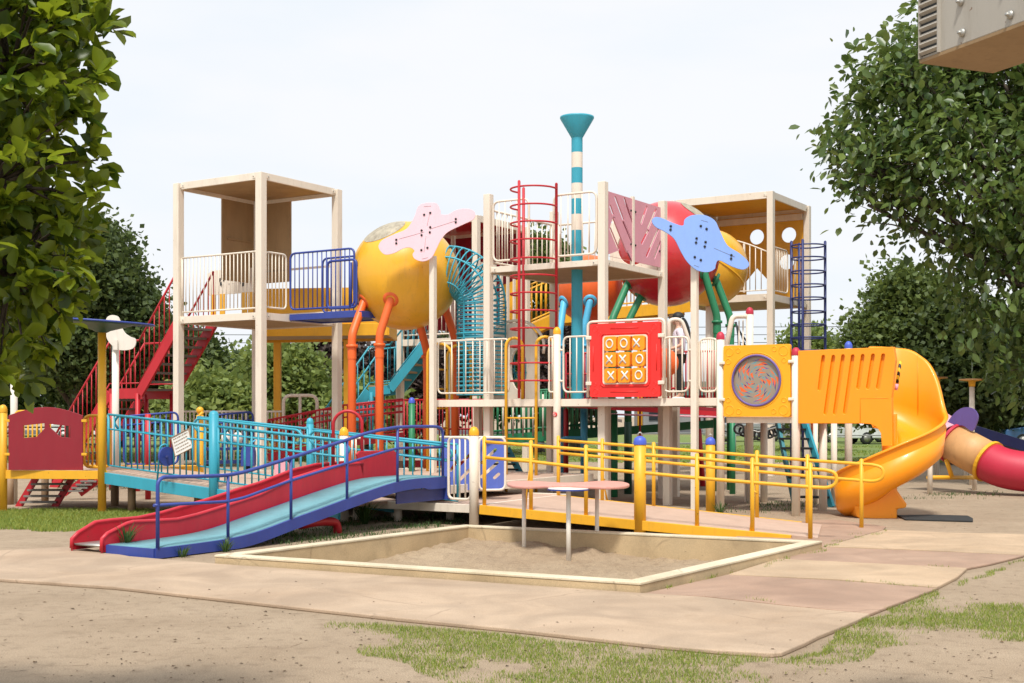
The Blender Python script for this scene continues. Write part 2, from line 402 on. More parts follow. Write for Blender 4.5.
# ================================================================= GROUND
pitO = [G(640, 596), G(822, 551), None, G(215, 566)]        # outer corners front, right, back, left
pitO[2] = pitO[1]+pitO[3]-pitO[0]
pc = sum(pitO, V((0, 0, 0)))/4
def inset(poly, d):
    out = []; n = len(poly)
    for i in range(n):
        a, b, c = poly[i-1], poly[i], poly[(i+1) % n]
        e1 = (b-a).normalized(); e2 = (c-b).normalized()
        n1 = V((-e1.y, e1.x, 0)); n2 = V((-e2.y, e2.x, 0))
        bis = (n1+n2).normalized(); out.append(b+bis*(d/bis.dot(n1)))
    return out
area = sum(pitO[i].x*pitO[(i+1) % 4].y-pitO[(i+1) % 4].x*pitO[i].y for i in range(4))
sgn = 1 if area > 0 else -1
pitI = inset(pitO, .15*sgn)
g = MB()
outer = [(-400, -30), (400, -30), (400, 600), (-400, 600)]
g.plate((0, 0, -.05), V((1, 0, 0)), V((0, 1, 0)), outer, [[(p.x, p.y) for p in inset(pitO, .03*sgn)]], .1)
struct(g.build('ground', 'soil', origin=(0, 0, 0)), 'structure')
# far lawn
fl = MB(); fl.box((0, 66, .004), 300, 52, .008)
struct(fl.build('lawn', 'field', origin=(0, 0, 0)), 'structure')
rd = MB(); rd.box((0, 106, .006), 400, 24, .012)
struct(rd.build('road', 'asphalt', origin=(0, 0, 0)), 'structure')

# path slabs
sl = G(715/2+512, 617.5)
def slab(pts, mat, name='path', z=.03):
    m = MB(); pts = [V((p.x, p.y, z/2)) for p in pts]; m.prism(pts, V((0, 0, z)))
    return struct(m.build(name, mat, bevel=.008, origin=(0, 0, 0)), 'structure')
L0 = G(-300, 570); L1 = G(-300, 546)
def wob(a, b, n, amp, sd):
    rs = random.Random(sd); return [a.lerp(b, k/n)+V((rs.uniform(-amp, amp), rs.uniform(-amp, amp), 0)) for k in range(1, n)]
pl = [L0]+wob(L0, G(0, 582), 6, .03, 1)+[G(0, 582), G(115, 590), G(300, 611), G(400, 622), G(512, 633), G(662, 650), G(720, 655), G(772, 658), G(782, 657)]
r1 = G(869.5, 617.5); pl += wob(pl[-1], r1, 5, .02, 2)+[r1, G(790, 610), G(705, 600.5), pitO[0]+V((.004, -.02, 0)), V((pitO[3].x-.02, pitO[3].y-.02, 0)), G(130, 559), G(75, 549), G(0, 553), L1]
slab(pl, 'path_beige', z=.030)
r2 = G(937, 591); r3 = G(967, 571); r4 = G(1024, 557.5); r5 = G(1170, 541); 
q1 = G(727, 577.5); q2 = G(777, 561.5)
gp = .012
slab([G(642, 596.5), G(705, 599), G(790, 608.5), r1+V((.01, .03, 0))]+wob(r1, r2, 3, .02, 3)+[r2, G(840, 583.5), q1], 'path_pink', z=.026)
slab([q1+V((gp, gp, 0)), G(840, 582.3), r2+V((.01, .04, 0)), G(957, 580), r3, G(880, 566.5), q2], 'path_orange', z=.030)
slab([q2+V((gp, .02, 0)), G(880, 565.7), r3+V((.01, .04, 0)), G(990, 566), r4, G(910, 552.5), G(823, 549.3)], 'path_pink', z=.025)
slab([G(735, 538.5), G(822, 549.0), G(825, 547.8), G(883, 531.3), G(886, 528), G(835, 521), G(770, 524)], 'path_pink', z=.022)
slab([G(826, 548.4), G(910, 551.6), r4+V((.01, .04, 0)), G(1100, 548), r5, G(1170, 528), G(1040, 536.5), G(960, 535), G(884, 532)], 'path_orange', z=.028)

# ================================================================= SANDPIT
sp = thing('sandpit', 'square concrete sandpit with pale painted rim in front of the yellow ramp', 'sandpit', pc)
names = ['rim']
zt = .105
sidemb = MB()
for i in range(4):
    a, b = pitO[i], pitO[(i+1) % 4]; ia, ib = pitI[i], pitI[(i+1) % 4]
    m = MB()
    vs = [up(a, 0.0), up(b, 0.0), up(ib, 0.0), up(ia, 0.0), up(a, zt-.02), up(b, zt-.02), up(ib, zt-.02), up(ia, zt-.02)]
    vs = [V((v.x, v.y, (-.45 if k < 4 else zt-.02))) for k, v in enumerate(vs)]
    m.add(vs, [[0, 1, 2, 3], [4, 5, 6, 7], [0, 1, 5, 4], [1, 2, 6, 5], [2, 3, 7, 6], [3, 0, 4, 7]])
    m.build('wall', 'pit_wall', sp)
    m = MB(); e = .004*sgn
    O = [a, b]; I = [ia, ib]
    oo = inset(pitO, -.006*sgn); ii = inset(pitO, .156*sgn)
    c4 = [oo[i], oo[(i+1) % 4], ii[(i+1) % 4], ii[i]]
    m.add([V((v.x, v.y, zt-.018)) for v in c4]+[V((v.x, v.y, zt+.006)) for v in c4], [[0, 1, 2, 3], [4, 5, 6, 7], [0, 1, 5, 4], [1, 2, 6, 5], [2, 3, 7, 6], [3, 0, 4, 7]])
    m.build('rim', 'curb_top', sp, bevel=.006)
# sand surface
n = 90; pin = inset(pitO, .13*sgn)
rows = []
TB = [A(524, 15.2, 0), A(569, 14.75, 0), A(597, 15.2, 0)]
for i in range(n+1):
    r = []
    for j in range(n+1):
        u, v = i/n, j/n
        p = pin[0].lerp(pin[1], u).lerp(pin[3].lerp(pin[2], u), v)
        z = -.20+.05*noise.noise(V((p.x*1.6, p.y*1.6, 0)))+.028*noise.noise(V((p.x*5, p.y*5, 3)))+.022*noise.noise(V((p.x*9, p.y*9, 7)))+.012*noise.noise(V((p.x*20, p.y*20, 7)))
        ed = min(u, 1-u, v, 1-v); z += .05*max(0, 1-ed/.12)
        z += .13*max(0, 1-(p-pitO[2]).length/2.0)
        for t in TB: 
            d = (L2(p.x, p.y)-L2(t.x, t.y)).length; z += .05*math.exp(-(d/.28)**2)-.03*math.exp(-(d/.1)**2)
        r.append(V((p.x, p.y, z)))
    rows.append(r)
m = MB(); m.sheet(rows)
struct(m.build('sand', 'sand', origin=(0, 0, 0)), 'stuff', 'loose raked sand heaped inside the concrete sandpit', 'sand')

# ================================================================= GRASS
def inpoly(x, y, poly):
    c = False; n = len(poly)
    for i in range(n):
        x1, y1 = poly[i]; x2, y2 = poly[i-1]
        if (y1 > y) != (y2 > y) and x < (x2-x1)*(y-y1)/(y2-y1)+x1: c = not c
    return c
def blades(name, polys, dens, h, w, mat, label, thr=0.0, nsc=1.2, avoid=None, cat='grass', seed=1):
    rs = random.Random(seed); vs = []; fs = []
    for poly, dk in polys:
        P2 = [(p.x, p.y) for p in poly]
        x0, x1 = min(p[0] for p in P2), max(p[0] for p in P2); y0, y1 = min(p[1] for p in P2), max(p[1] for p in P2)
        N = int((x1-x0)*(y1-y0)*dens*dk)
        for _ in range(N):
            x, y = rs.uniform(x0, x1), rs.uniform(y0, y1)
            ex, ey = x+.25*noise.noise(V((x*2.3, y*2.3, 5))), y+.25*noise.noise(V((x*2.3, y*2.3, 9)))
            if not inpoly(ex, ey, P2): continue
            nn = noise.noise(V((x*nsc, y*nsc, 1)))+.5*noise.noise(V((x*nsc*3.1, y*nsc*3.1, 2)))+.25*noise.noise(V((x*nsc*9, y*nsc*9, 2)))
            if nn < thr+.1-rs.random()*.5: continue
            if avoid and any(inpoly(x, y, a) for a in avoid): continue
            a = rs.uniform(0, 6.283); hh = h*rs.uniform(.45, 1.25); ww = w*rs.uniform(.7, 1.3); ln = hh*rs.uniform(.2, .9)
            dx, dy = math.cos(a), math.sin(a); b = rs.uniform(0, 6.283); lx, ly = math.cos(b)*ln, math.sin(b)*ln
            o = len(vs)
            vs += [(x-dx*ww, y-dy*ww, 0), (x+dx*ww, y+dy*ww, 0), (x+lx*.45+dx*ww*.7, y+ly*.45+dy*ww*.7, hh*.62), (x+lx*.45-dx*ww*.7, y+ly*.45-dy*ww*.7, hh*.62), (x+lx, y+ly, hh)]
            fs += [(o, o+1, o+2, o+3), (o+3, o+2, o+4)]
    me = bpy.data.meshes.new(name); me.from_pydata(vs, [], fs); me.materials.append(MATS[mat])
    ob = bpy.data.objects.new(name, me); COL.objects.link(ob)
    return struct(ob, 'stuff', label, cat)
pathpoly = [(p.x, p.y) for p in pl]
front = [G(318, 620), G(512, 636), G(700, 655), G(775, 662), G(740, 700), G(700, 720), G(440, 715), G(420, 680), G(350, 640)]
right = [G(772, 662), G(830, 640), G(872, 620), G(900, 612), G(940, 596), G(1010, 602), G(1060, 612), G(1040, 640), G(950, 640), G(900, 645), G(860, 664), G(790, 680)]
blades('grass', [(front, 1), (right, 1)], 7000, .026, .0019, 'grass', 'short sparse turf grass along the near edge of the beige path', thr=-.02, nsc=1.0, avoid=[pathpoly], seed=3)
redge = [G(782, 660), G(870, 620), G(940, 592), G(1024, 559), G(1060, 553), G(1060, 556), G(1024, 562), G(940, 597), G(860, 628), G(800, 662)]
blades('grass', [(redge, 1)], 4200, .03, .0022, 'grass', 'thin fringe of grass along the right edge of the path', thr=-.05, nsc=2, avoid=[pathpoly], seed=4)
def strip(a, b, w): d = (b-a).normalized(); n_ = V((-d.y, d.x, 0))*w; return [a-n_, b-n_, b+n_, a+n_]
blades('grass', [(strip(G(720, 602), r1, .02), 1), (strip(G(840, 583), r2, .02), 1), (strip(G(890, 566), r3, .02), 1), (strip(G(826, 548.6), G(884, 532), .04), 1), (strip(G(645, 597), G(822, 551.5), .03), .7)], 5000, .05, .003, 'grass', 'weeds growing in the joints between the path slabs', thr=.15, nsc=2.5, seed=14)
leftg = [V((-16, 17.2, 0)), G(0, 529), G(60, 532), G(112, 529), G(150, 526), G(185, 520), G(230, 517), G(180, 511), G(120, 510), G(0, 510), V((-16, 19.3, 0))]
blades('grass', [(leftg, 1)], 2300, .05, .005, 'grass', 'strip of green grass in front of the yellow posted deck', thr=-.45, nsc=.8, seed=5)
mid = [G(60, 493), G(230, 486), G(330, 488), G(330, 478), G(200, 476), G(60, 478)]
under = [G(190, 545), G(330, 548), G(460, 524), G(470, 512), G(330, 520), G(230, 536)]
weedpts = [G(720, 513), G(780, 514), G(830, 508), G(850, 500), G(700, 505)]
right2 = [G(900, 500), G(1000, 499), G(1000, 492), G(920, 494)]
blades('grass', [(mid, .3), (under, .7), (weedpts, .3), (right2, .25)], 900, .055, .005, 'weed', 'scattered weeds and grass tufts growing under the decks and ramps', thr=.22, nsc=1.5, seed=6)
far1 = [V((-34, 39, 0)), V((34, 39, 0)), V((45, 60, 0)), V((-45, 60, 0))]
blades('grass', [(far1, 1)], 40, .05, .03, 'grass', 'far lawn of uneven grass beyond the play structure', thr=-.1, nsc=.3, seed=8)

def weed(p, n, h, label, seed):
    rs = random.Random(seed); m = MB()
    for _ in range(int(n*1.6)):
        a = rs.uniform(0, 6.28); t = rs.uniform(.2, 1.6); hh = h*rs.uniform(.5, 1.1)
        q = V(p)+V((math.cos(a), math.sin(a), 0))*.04*rs.random(); tip = q+V((math.cos(a)*t*hh*.8, math.sin(a)*t*hh*.8, hh)); md = q.lerp(tip, .5)+Z*hh*.18
        s = V((-math.sin(a), math.cos(a), 0))*.006
        m.add([q-s*.5, q+s*.5, md+s, md-s, tip], [[0, 1, 2, 3], [3, 2, 4]])
    return tag(m.build('weed', 'weed'), label, 'weed', 'weeds by the blue ramp')
wl = onp(140, 541, G(155, 560), W)
weed(V((-3.67, 13.15, .09))+U*.69+W*.22, 40, .24, 'weed tuft sprouting between the red slide and the blue ramp end', 1)
weed(V((-3.67, 13.15, 0))+W*.33-U*.05, 22, .13, 'weed tuft against the blue fascia under the handrail foot', 2)
weed(V((-3.67, 13.15, 0))+W*.95-U*.06, 26, .15, 'weed clump below the blue ramp near its second handrail post', 3)
weed(G(365, 524), 60, .32, 'bushy weed beside the red curved leg under the ramp', 4)
weed(G(720, 515), 26, .2, 'weed clump at the foot of the red capped post', 5)

# fallen leaves, twigs
rs = random.Random(21); vs = []; fs = []
for _ in range(1500):
    px, py = rs.uniform(-50, 1074), rs.uniform(583, 700)
    if rs.random() < .25: px, py = rs.uniform(600, 1024), rs.uniform(500, 700)
    p = G(px, py); 
    onpath = inpoly(p.x, p.y, pathpoly)
    if onpath and rs.random() < .85: continue
    z = .033 if onpath else .003
    s = rs.uniform(.002, .0075)*(1.6 if rs.random() < .06 else 1); a = rs.uniform(0, 6.28); l = s*rs.uniform(1, 3)
    if rs.random() < .12: l = s*rs.uniform(5, 10); s *= .25
    dx, dy = math.cos(a), math.sin(a); o = len(vs)
    vs += [(p.x-dx*l, p.y-dy*l, z), (p.x-dy*s, p.y+dx*s, z+s*.7), (p.x+dx*l, p.y+dy*l, z+s*.3), (p.x+dy*s, p.y-dx*s, z+s*.9)]
    fs += [(o, o+1, o+2, o+3)]
me = bpy.data.meshes.new('leaf_litter'); me.from_pydata(vs, [], fs); me.materials.append(MATS['litter'])
ob = bpy.data.objects.new('leaf_litter', me); COL.objects.link(ob); struct(ob, 'stuff', 'dry leaf bits and twigs scattered over the bare soil', 'leaf litter')

# ================================================================= TREES
LEAF = {
 'big': (np.array([(0,0,0),(.17,.28,.07),(.29,.60,.10),(.19,.86,.05),(0,1.02,-.10),(-.19,.86,.05),(-.29,.60,.10),(-.17,.28,.07),(0,.55,-.02)], float),
         [(0,1,8),(1,2,8),(2,3,4,8),(8,4,5,6),(8,6,7),(8,7,0)]),
 'med': (np.array([(0,0,0),(.26,.35,.05),(.24,.7,.03),(0,1,-.08),(-.24,.7,.03),(-.26,.35,.05),(0,.5,-.03)], float),
         [(0,1,6),(1,2,3,6),(6,3,4,5),(6,5,0)]),
 'quad': (np.array([(0,0,0),(.42,.45,.1),(0,1,0),(-.42,.5,-.1)], float), [(0,1,2),(0,2,3)]),
}
def leafcloud(name, pos, dirs, sizes, kind, mat, parent, rng, droop=0):
    T, faces = LEAF[kind]; n = len(pos)
    d = dirs/np.linalg.norm(dirs, axis=1, keepdims=True)
    d[:, 2] -= droop; d /= np.linalg.norm(d, axis=1, keepdims=True)
    upv = rng.normal(0, .6, (n, 3)); upv[:, 2] += 1
    x = np.cross(d, upv); x /= np.linalg.norm(x, axis=1, keepdims=True)+1e-9
    z = np.cross(x, d)
    vs = (T[None, :, 0, None]*x[:, None]+T[None, :, 1, None]*d[:, None]+T[None, :, 2, None]*z[:, None])*sizes[:, None, None]+pos[:, None]
    k = len(T); vs = vs.reshape(-1, 3)-np.array(parent['_o'])
    lt = np.array([len(f) for f in faces]); li = np.concatenate([np.array(f) for f in faces])
    loops = (li[None]+np.arange(n)[:, None]*k).ravel(); tot = np.tile(lt, n); start = np.concatenate([[0], np.cumsum(tot)[:-1]])
    me = bpy.data.meshes.new(name); me.vertices.add(len(vs)); me.vertices.foreach_set('co', vs.ravel())
    me.loops.add(len(loops)); me.loops.foreach_set('vertex_index', loops.astype(np.int32))
    me.polygons.add(len(tot)); me.polygons.foreach_set('loop_start', start.astype(np.int32)); me.polygons.foreach_set('loop_total', tot.astype(np.int32))
    me.update(calc_edges=True); me.materials.append(MATS[mat])
    ob = bpy.data.objects.new(name, me); COL.objects.link(ob); ob.parent = parent
    return ob
def tree(name, label, cat, base, blobs, nclump, perc, lsize, kind, mat, seed, csize=.35, trunk_r=.2, fork=.35, group=None, droop=0, shell=.55, rosette=False, clip=None, extra=None):
    rng = np.random.default_rng(seed); root = thing(name, label, cat, base, group)
    B = np.array([(b[0], b[1], b[2]) for b in blobs], float); R = np.array([b[3] for b in blobs], float)
    w = R**2/np.sum(R**2)
    idx = rng.choice(len(B), nclump, p=w); d = rng.normal(size=(nclump, 3)); d /= np.linalg.norm(d, axis=1, keepdims=True)
    rad = R[idx]*(shell+(1-shell)*rng.random(nclump)**.6)*(1+.12*np.sin(d[:, 0]*7+idx)+.12*np.sin(d[:, 2]*9+idx*2))
    C = B[idx]+d*rad[:, None]*np.array([1, 1, .9])
    if clip: C = C[[clip(*c) for c in C]]
    if extra is not None: C = np.concatenate([C, extra])
    # drop clumps deep inside
    nC = len(C)
    ctr = B.mean(0)
    out = C-ctr; out /= np.linalg.norm(out, axis=1, keepdims=True)+1e-9
    pos = np.repeat(C, perc, 0); o2 = np.repeat(out, perc, 0)
    if rosette:
        dirs = rng.normal(size=pos.shape)*.75+o2*.7+np.array([0, 0, .15]); pos = pos+rng.normal(size=pos.shape)*csize*.25
    else:
        pos = pos+rng.normal(size=pos.shape)*csize*.55*np.array([1, 1, .7]); dirs = rng.normal(size=pos.shape)*.9+o2*.5
    sz = lsize*rng.uniform(.5, 1.3, len(pos))
    leafcloud('crown', pos, dirs, sz, kind, mat, root, rng, droop)
    m = MB(); b0 = V(base); top = V(tuple(ctr)); fk = b0.lerp(V((b0.x*.6+top.x*.4, b0.y*.6+top.y*.4, top.z)), fork)
    wv = [b0+Z*-.1, b0+Z*.15, b0.lerp(fk, .5)+V((rng.normal()*.1, rng.normal()*.1, 0)), fk]
    m.tube(wv, [trunk_r*1.5, trunk_r*1.1, trunk_r*.9, trunk_r*.8], 10)
    m.build('trunk', 'bark', root)
    m = MB()
    for i, b in enumerate(blobs):
        e = V((b[0], b[1], b[2])); mdp = fk.lerp(e, .5)+V((rng.normal(), rng.normal(), rng.normal()+.5))*b[3]*.12
        r0 = trunk_r*(.28 if rosette else .5)*min(1, .5+b[3]/max(R)*.5)
        m.tube([fk-Z*.1, mdp, e], [r0, r0*.6, r0*.3], 7)
        sel = C[np.linalg.norm(C-np.array(e), axis=1) < b[3]*1.1]
        for c in sel[:(5 if rosette else 14)]: 
            q = mdp.lerp(e, rng.uniform(.3, 1)); cc = V(tuple(c)); m.tube([q, q.lerp(cc, .5)+Z*.08*b[3], cc], [r0*.22, r0*.15, r0*.05], 5)
    m.build('limb', 'bark', root)
    if rosette or kind == 'med':
        m = MB(); sub = C if nC < 900 else C[rng.choice(nC, 900, replace=False)]
        for c in sub:
            k = np.argmin(np.linalg.norm(B-c, axis=1)); e = V(tuple(B[k])); cc = V(tuple(c)); l = (cc-e).length
            s = cc.lerp(e, min(.9, .5/max(l, .01))); s.z -= .05
            m.tube([s, s.lerp(cc, .6)+Z*.02, cc], [.009, .006, .003], 4, caps=False)
        m.build('twigs', 'bark', root)
    return root
# left magnolia (near)
def vis_l(x, y, z): 
    px = CX+x/y*F; py = HY-(z-CH)/y*F
    lim = 100 if py < 60 else (80 if py < 120 else (62+ (py-120)*.18 if py < 230 else (92-(py-230)*.30)))
    lim += 12*math.sin(py*.09)+7*math.sin(py*.23)
    return px < lim+3 and y > 3.2
def lft(px, py, D, r): p = P(px, py, D); return (p.x, p.y, p.z, r)
tree('magnolia_tree', 'near broad leaved magnolia with large glossy leaves overhanging the left edge', 'tree', (-3.7, 5.0, 0),
     [lft(10, 60, 4.69, 0.517), lft(-10, 170, 4.55, 0.552), lft(10, 260, 4.69, 0.428), lft(-60, 320, 4.83, 0.414), lft(40, -60, 4.83, 0.552), lft(-120, 60, 4.97, 0.759), lft(-180, 230, 5.04, 0.759), lft(-320, 120, 5.11, 0.897), lft(-60, -130, 4.97, 0.552)],
     1700, 11, .080, 'big', 'leaf_magnolia', 11, csize=.075, trunk_r=.10, rosette=True, clip=vis_l, shell=.45,
     extra=np.array([tuple(P(*q)) for q in [(88, 14, 4.55), (100, 26, 4.55), (96, 78, 4.48), (85, 84, 4.55), (92, 142, 4.48), (98, 160, 4.55), (90, 190, 4.48), (84, 200, 4.55), (78, 270, 4.55), (70, 255, 4.48), (40, 330, 4.55), (22, 340, 4.48), (45, 345, 4.62), (60, 315, 4.55), (75, 300, 4.55)]]))
# right near tree
def vis_r(x, y, z):
    px = CX+x/y*F; py = HY-(z-CH)/y*F
    if py < 45: lim = 905-(py-10)*.9
    elif py < 150: lim = 868-(py-45)*.35
    elif py < 185: lim = 838+ (py-150)*.3
    elif py < 245: lim = 862+(py-185)*1.2
    elif py < 330: lim = 934+(py-245)*.45
    else: lim = 965+(py-330)*.5
    lim += 9*math.sin(py*.13)
    if py < 15: return px > 905
    if 120 < py < 185 and px > lim-22: return px > lim-10
    return px > lim and py < 398+14*math.sin(px*.11)
tree('camphor_tree', 'large leafy tree with drooping branches filling the upper right edge of the photo', 'tree', (16.2, 29, 0),
     [lft(900, 110, 26.64, 1.650), lft(880, 170, 25.88, 1.268), lft(856, 160, 25.88, 0.609), lft(868, 205, 25.88, 0.558), lft(890, 75, 26.14, 0.761), lft(960, 180, 26.64, 1.903), lft(1000, 80, 27.91, 2.030), lft(940, 60, 27.91, 1.396), lft(1010, 280, 26.89, 1.776), lft(1060, 160, 27.91, 2.537), lft(1100, 330, 27.91, 2.283), lft(1100, 30, 28.67, 2.791), lft(1040, 370, 26.38, 1.066), lft(1180, 200, 29.43, 3.298), lft(1240, 60, 29.43, 3.552), lft(1010, -60, 28.92, 1.776)],
     3400, 13, .225, 'med', 'leaf_right', 12, csize=.53, trunk_r=.36, droop=.6, clip=vis_r, shell=.35,
     extra=np.array([tuple(P(*q)) for q in [(832, 150, 25.88), (842, 158, 25.88), (850, 190, 25.62), (858, 205, 25.88), (862, 222, 25.88), (846, 142, 25.62), (872, 100, 26.14), (880, 84, 26.14), (893, 60, 26.38), (900, 40, 26.64), (914, 14, 26.64), (925, 235, 26.14), (915, 240, 26.14), (938, 262, 26.38), (945, 300, 26.38), (955, 330, 26.38)]]))
def bg(name, label, px0, px1, ptop, pbot, D, mat, seed, n=900, perc=22, ls=.34, group='trees behind the playground', kind='quad', dz=0, trunk=.22, depth=1.0, shell=.5):
    n = int(n*2.2); ls *= .58; perc = int(perc*1.25)
    rs = random.Random(seed); w = (px1-px0)/F*D; cx = ((px0+px1)/2-CX)/F*D; zt = CH-(ptop-HY)/F*D; zb = max(.9, CH-(pbot-HY)/F*D); h = zt-zb
    bl = []; nb = 9
    for i in range(nb):
        a = rs.uniform(0, 6.28); rr = rs.uniform(.2, .32)*w; r = rs.uniform(.2, .27)*min(w, h*1.3)
        t = rs.random(); zz = zb+r*.8+(h-1.7*r)*t
        k = 1-.5*t
        bl.append((cx+math.cos(a)*rr*k, D+math.sin(a)*rr*k*depth, zz, r))
    rt = .24*min(w, h*1.3)
    bl += [(cx, D, zt-rt, rt), (cx-w*.3, D, zb+h*.4, .2*min(w, h*1.4)), (cx+w*.3, D, zb+h*.4, .2*min(w, h*1.4)), (cx, D-.5, zb+h*.3, .26*min(w, h*1.3))]
    return tree(name, label, 'tree', (cx, D, 0), bl, n, perc, ls, kind, mat, seed, csize=.62*D/40, trunk_r=trunk, group=group, shell=shell)
bg('evergreen_tree', 'tall dark round crowned tree behind the red staircase', -20, 165, 213, 400, 40, 'leaf_dark', 31, n=1500, ls=.30)
bg('evergreen_tree', 'dark tree at the far left behind the yellow posted deck', -190, 30, 250, 405, 43, 'leaf_dark', 32, n=900)
bg('evergreen_tree', 'dark tree with high trunk behind the kidney shaped panel', 60, 150, 300, 415, 46, 'leaf_dark', 33, n=700)
bg('evergreen_tree', 'small dark tree seen through the posts of the left tower', 150, 226, 332, 418, 42, 'leaf_dark', 34, n=700)
bg('leafy_tree', 'low bright green shrubby tree behind the navy walkway railings', 172, 250, 380, 428, 37, 'leaf_light', 61, n=400)
bg('leafy_tree', 'low bright green shrubby tree right of the yellow poles', 335, 395, 388, 428, 39, 'leaf_light', 62, n=350)
bg('leafy_tree', 'pale green bushy tree between the left tower posts', 212, 300, 358, 425, 48, 'leaf_light', 35, n=800)
bg('leafy_tree', 'mid green tree seen below the left tower deck', 248, 322, 354, 424, 41, 'leaf_light', 36, n=800)
bg('plum_tree', 'purple leaved tree beyond the yellow poles', 295, 372, 334, 424, 44, 'leaf_purple', 37, n=700, group=None)
bg('plum_tree', 'dark purple leaved tree behind the turquoise staircase', 372, 452, 336, 425, 45, 'leaf_purple', 38, n=700, group=None)
bg('evergreen_tree', 'dark tree behind the turquoise spiral tunnel', 440, 520, 300, 430, 47, 'leaf_dark', 39, n=600)
bg('leafy_tree', 'green treetop showing between the rails of the central tower', 505, 572, 240, 425, 50, 'leaf_mid', 40, n=900)
bg('plum_tree', 'purple tinted tree behind the turquoise funnel pole', 545, 604, 316, 425, 46, 'leaf_purple', 41, n=400, group=None)
bg('leafy_tree', 'small pale tree behind the navy climbing cage', 778, 838, 332, 424, 52, 'leaf_light', 42, n=450)
bg('leafy_tree', 'wide green tree behind the orange spiral slide', 848, 960, 270, 420, 40, 'leaf_mid', 43, n=1300, ls=.3)
bg('evergreen_tree', 'dark tree behind the mushroom topped pole', 905, 1010, 300, 424, 38, 'leaf_dark', 44, n=1100)
bg('evergreen_tree', 'dark tree at the right edge above the parked cars', 985, 1130, 285, 420, 39, 'leaf_dark', 45, n=1200)
bg('evergreen_tree', 'dense dark tree deep behind the parked cars', 930, 1090, 330, 426, 60, 'leaf_dark', 46, n=800)
bg('evergreen_tree', 'low dark tree beyond the left lawn', -120, 60, 335, 425, 56, 'leaf_dark', 47, n=800)
bg('evergreen_tree', 'low dark tree beyond the lawn behind the red stairs', 60, 180, 345, 426, 58, 'leaf_dark', 48, n=800)

# ================================================================= FAR THINGS
def car(label, px, D, mat, yaw=0, van=False, length=4.3, group='cars parked beyond the lawn'):
    c = A(px, D, 0); root = thing('parked_car', label, 'car', c, group)
    ax = V((math.cos(yaw), math.sin(yaw), 0)); ay = V((-ax.y, ax.x, 0)); wd = 1.7; hl = length/2
    if van: prof = [(-hl, .3), (-hl, 1.2), (-hl+.15, 1.75), (hl-1.3, 1.78), (hl-.6, 1.1), (hl-.05, .95), (hl, .3)]
    else: prof = [(-hl, .3), (-hl, .85), (-hl+.35, .98), (-hl+.9, 1.42), (.3, 1.46), (hl-1.25, .98), (hl-.1, .8), (hl, .3)]
    m = MB(); n = len(prof)
    vs = []
    for s in (-1, 1):
        for x, z in prof: 
            ins = .14 if z > 1.2 else 0; vs.append(c+ax*x+ay*s*(wd/2-ins)+Z*z)
    m.add(vs, [list(range(n)), list(range(n, 2*n))[::-1]]+[[i, (i+1) % n, (i+1) % n+n, i+n] for i in range(n)], False)
    m.build('body', mat, root, bevel=.05)
    zg = 1.02 if not van else 1.15; zt = 1.36 if not van else 1.66
    for s in (-1, 1):
        m = MB()
        xa, xb = (-hl+.55, hl-1.35) if not van else (-hl+.25, hl-1.0)
        q = lambda x, z: c+ax*x+ay*s*(wd/2+.004-.14*max(0, (z-1.0)/.4 if not van else (z-1.2)/.55))+Z*z
        m.add([q(xa, zg), q(xb+.12, zg), q(xb-.3, zt), q(xa+.3, zt)], [[0, 1, 2, 3]]); m.build('side_window', 'glass', root, solid=.01)
    for x in (-hl+.8, hl-.8):
        for s in (-1, 1):
            wc = c+ax*x+ay*s*(wd/2-.08)+Z*.32; m = MB(); m.lathe(wc, [(.02, -.1), (.24, -.1), (.32, -.07), (.32, .07), (.24, .1), (.02, .1)], 16, ay); w_ = m.build('wheel', 'tire', root)
            m = MB(); m.lathe(wc, [(.01, .105*s), (.19, .103*s), (.19, .09*s)], 12, ay); m.build('rim', 'steel', w_)
    return root
car('white van parked at the far right edge', 1022, 62, 'car_white', 2.6, True)
car('blue car parked behind the white van at the right', 1052, 58, 'car_blue', 2.9)
car('pale car parked behind the mushroom topped pole', 948, 66, 'car_silver', .3)
car('white car parked beyond the orange slide underside', 884, 64, 'car_white', .2)
car('dark blue car parked behind the orange slide posts', 850, 68, 'car_blue', .1)
car('silver car parked beyond the round patterned panel', 745, 70, 'car_silver', .1)
car('white van parked behind the orange slide panel', 868, 96, 'car_white', .2, True)
car('silver car parked beyond the left lawn', 168, 72, 'car_silver', .2)
car('white car parked far left behind the red stairs', 90, 74, 'car_white', .2)
def lowfence(label, x0, x1, D, h=.8, mat='grey'):
    root = thing('low_fence', label, 'fence', A((x0+x1)/2, D, 0), 'low fences beyond the lawn'); a, b = A(x0, D, 0), A(x1, D, 0); m = MB()
    for hh in (h*.55, h): m.tube([a+Z*hh, b+Z*hh], .035, 6)
    m.build('rail', mat, root); n = max(2, int((b-a).length/2.2))
    for k in range(n+1): q = a.lerp(b, k/n); m = MB(); m.tube([q, q+Z*(h+.03)], .04, 6); m.build('post', mat, root)
lowfence('long grey pipe fence beyond the lawn behind the yellow ramp', 470, 735, 46)
lowfence('grey pipe fence beyond the lawn at the right', 745, 1100, 60, .9)
lowfence('grey pipe fence beyond the lawn at the left', -60, 330, 58, .9)
for i, (px, D, z) in enumerate([(0, 88, 8.0), (0, 88, 7.45), (0, 88, 6.9)]):
    m = MB(); a = V((-90, 84, z)); b = V((110, 96, z+1.2)); 
    m.tube([a.lerp(b, k/40)-Z*1.0*4*(k/40)*(1-k/40) for k in range(41)], .022, 5)
    tag(m.build('power_line', 'black'), ['highest overhead power line crossing the pale sky', 'middle overhead power line crossing the pale sky', 'lowest overhead power line crossing the pale sky'][i], 'power line', 'power lines')
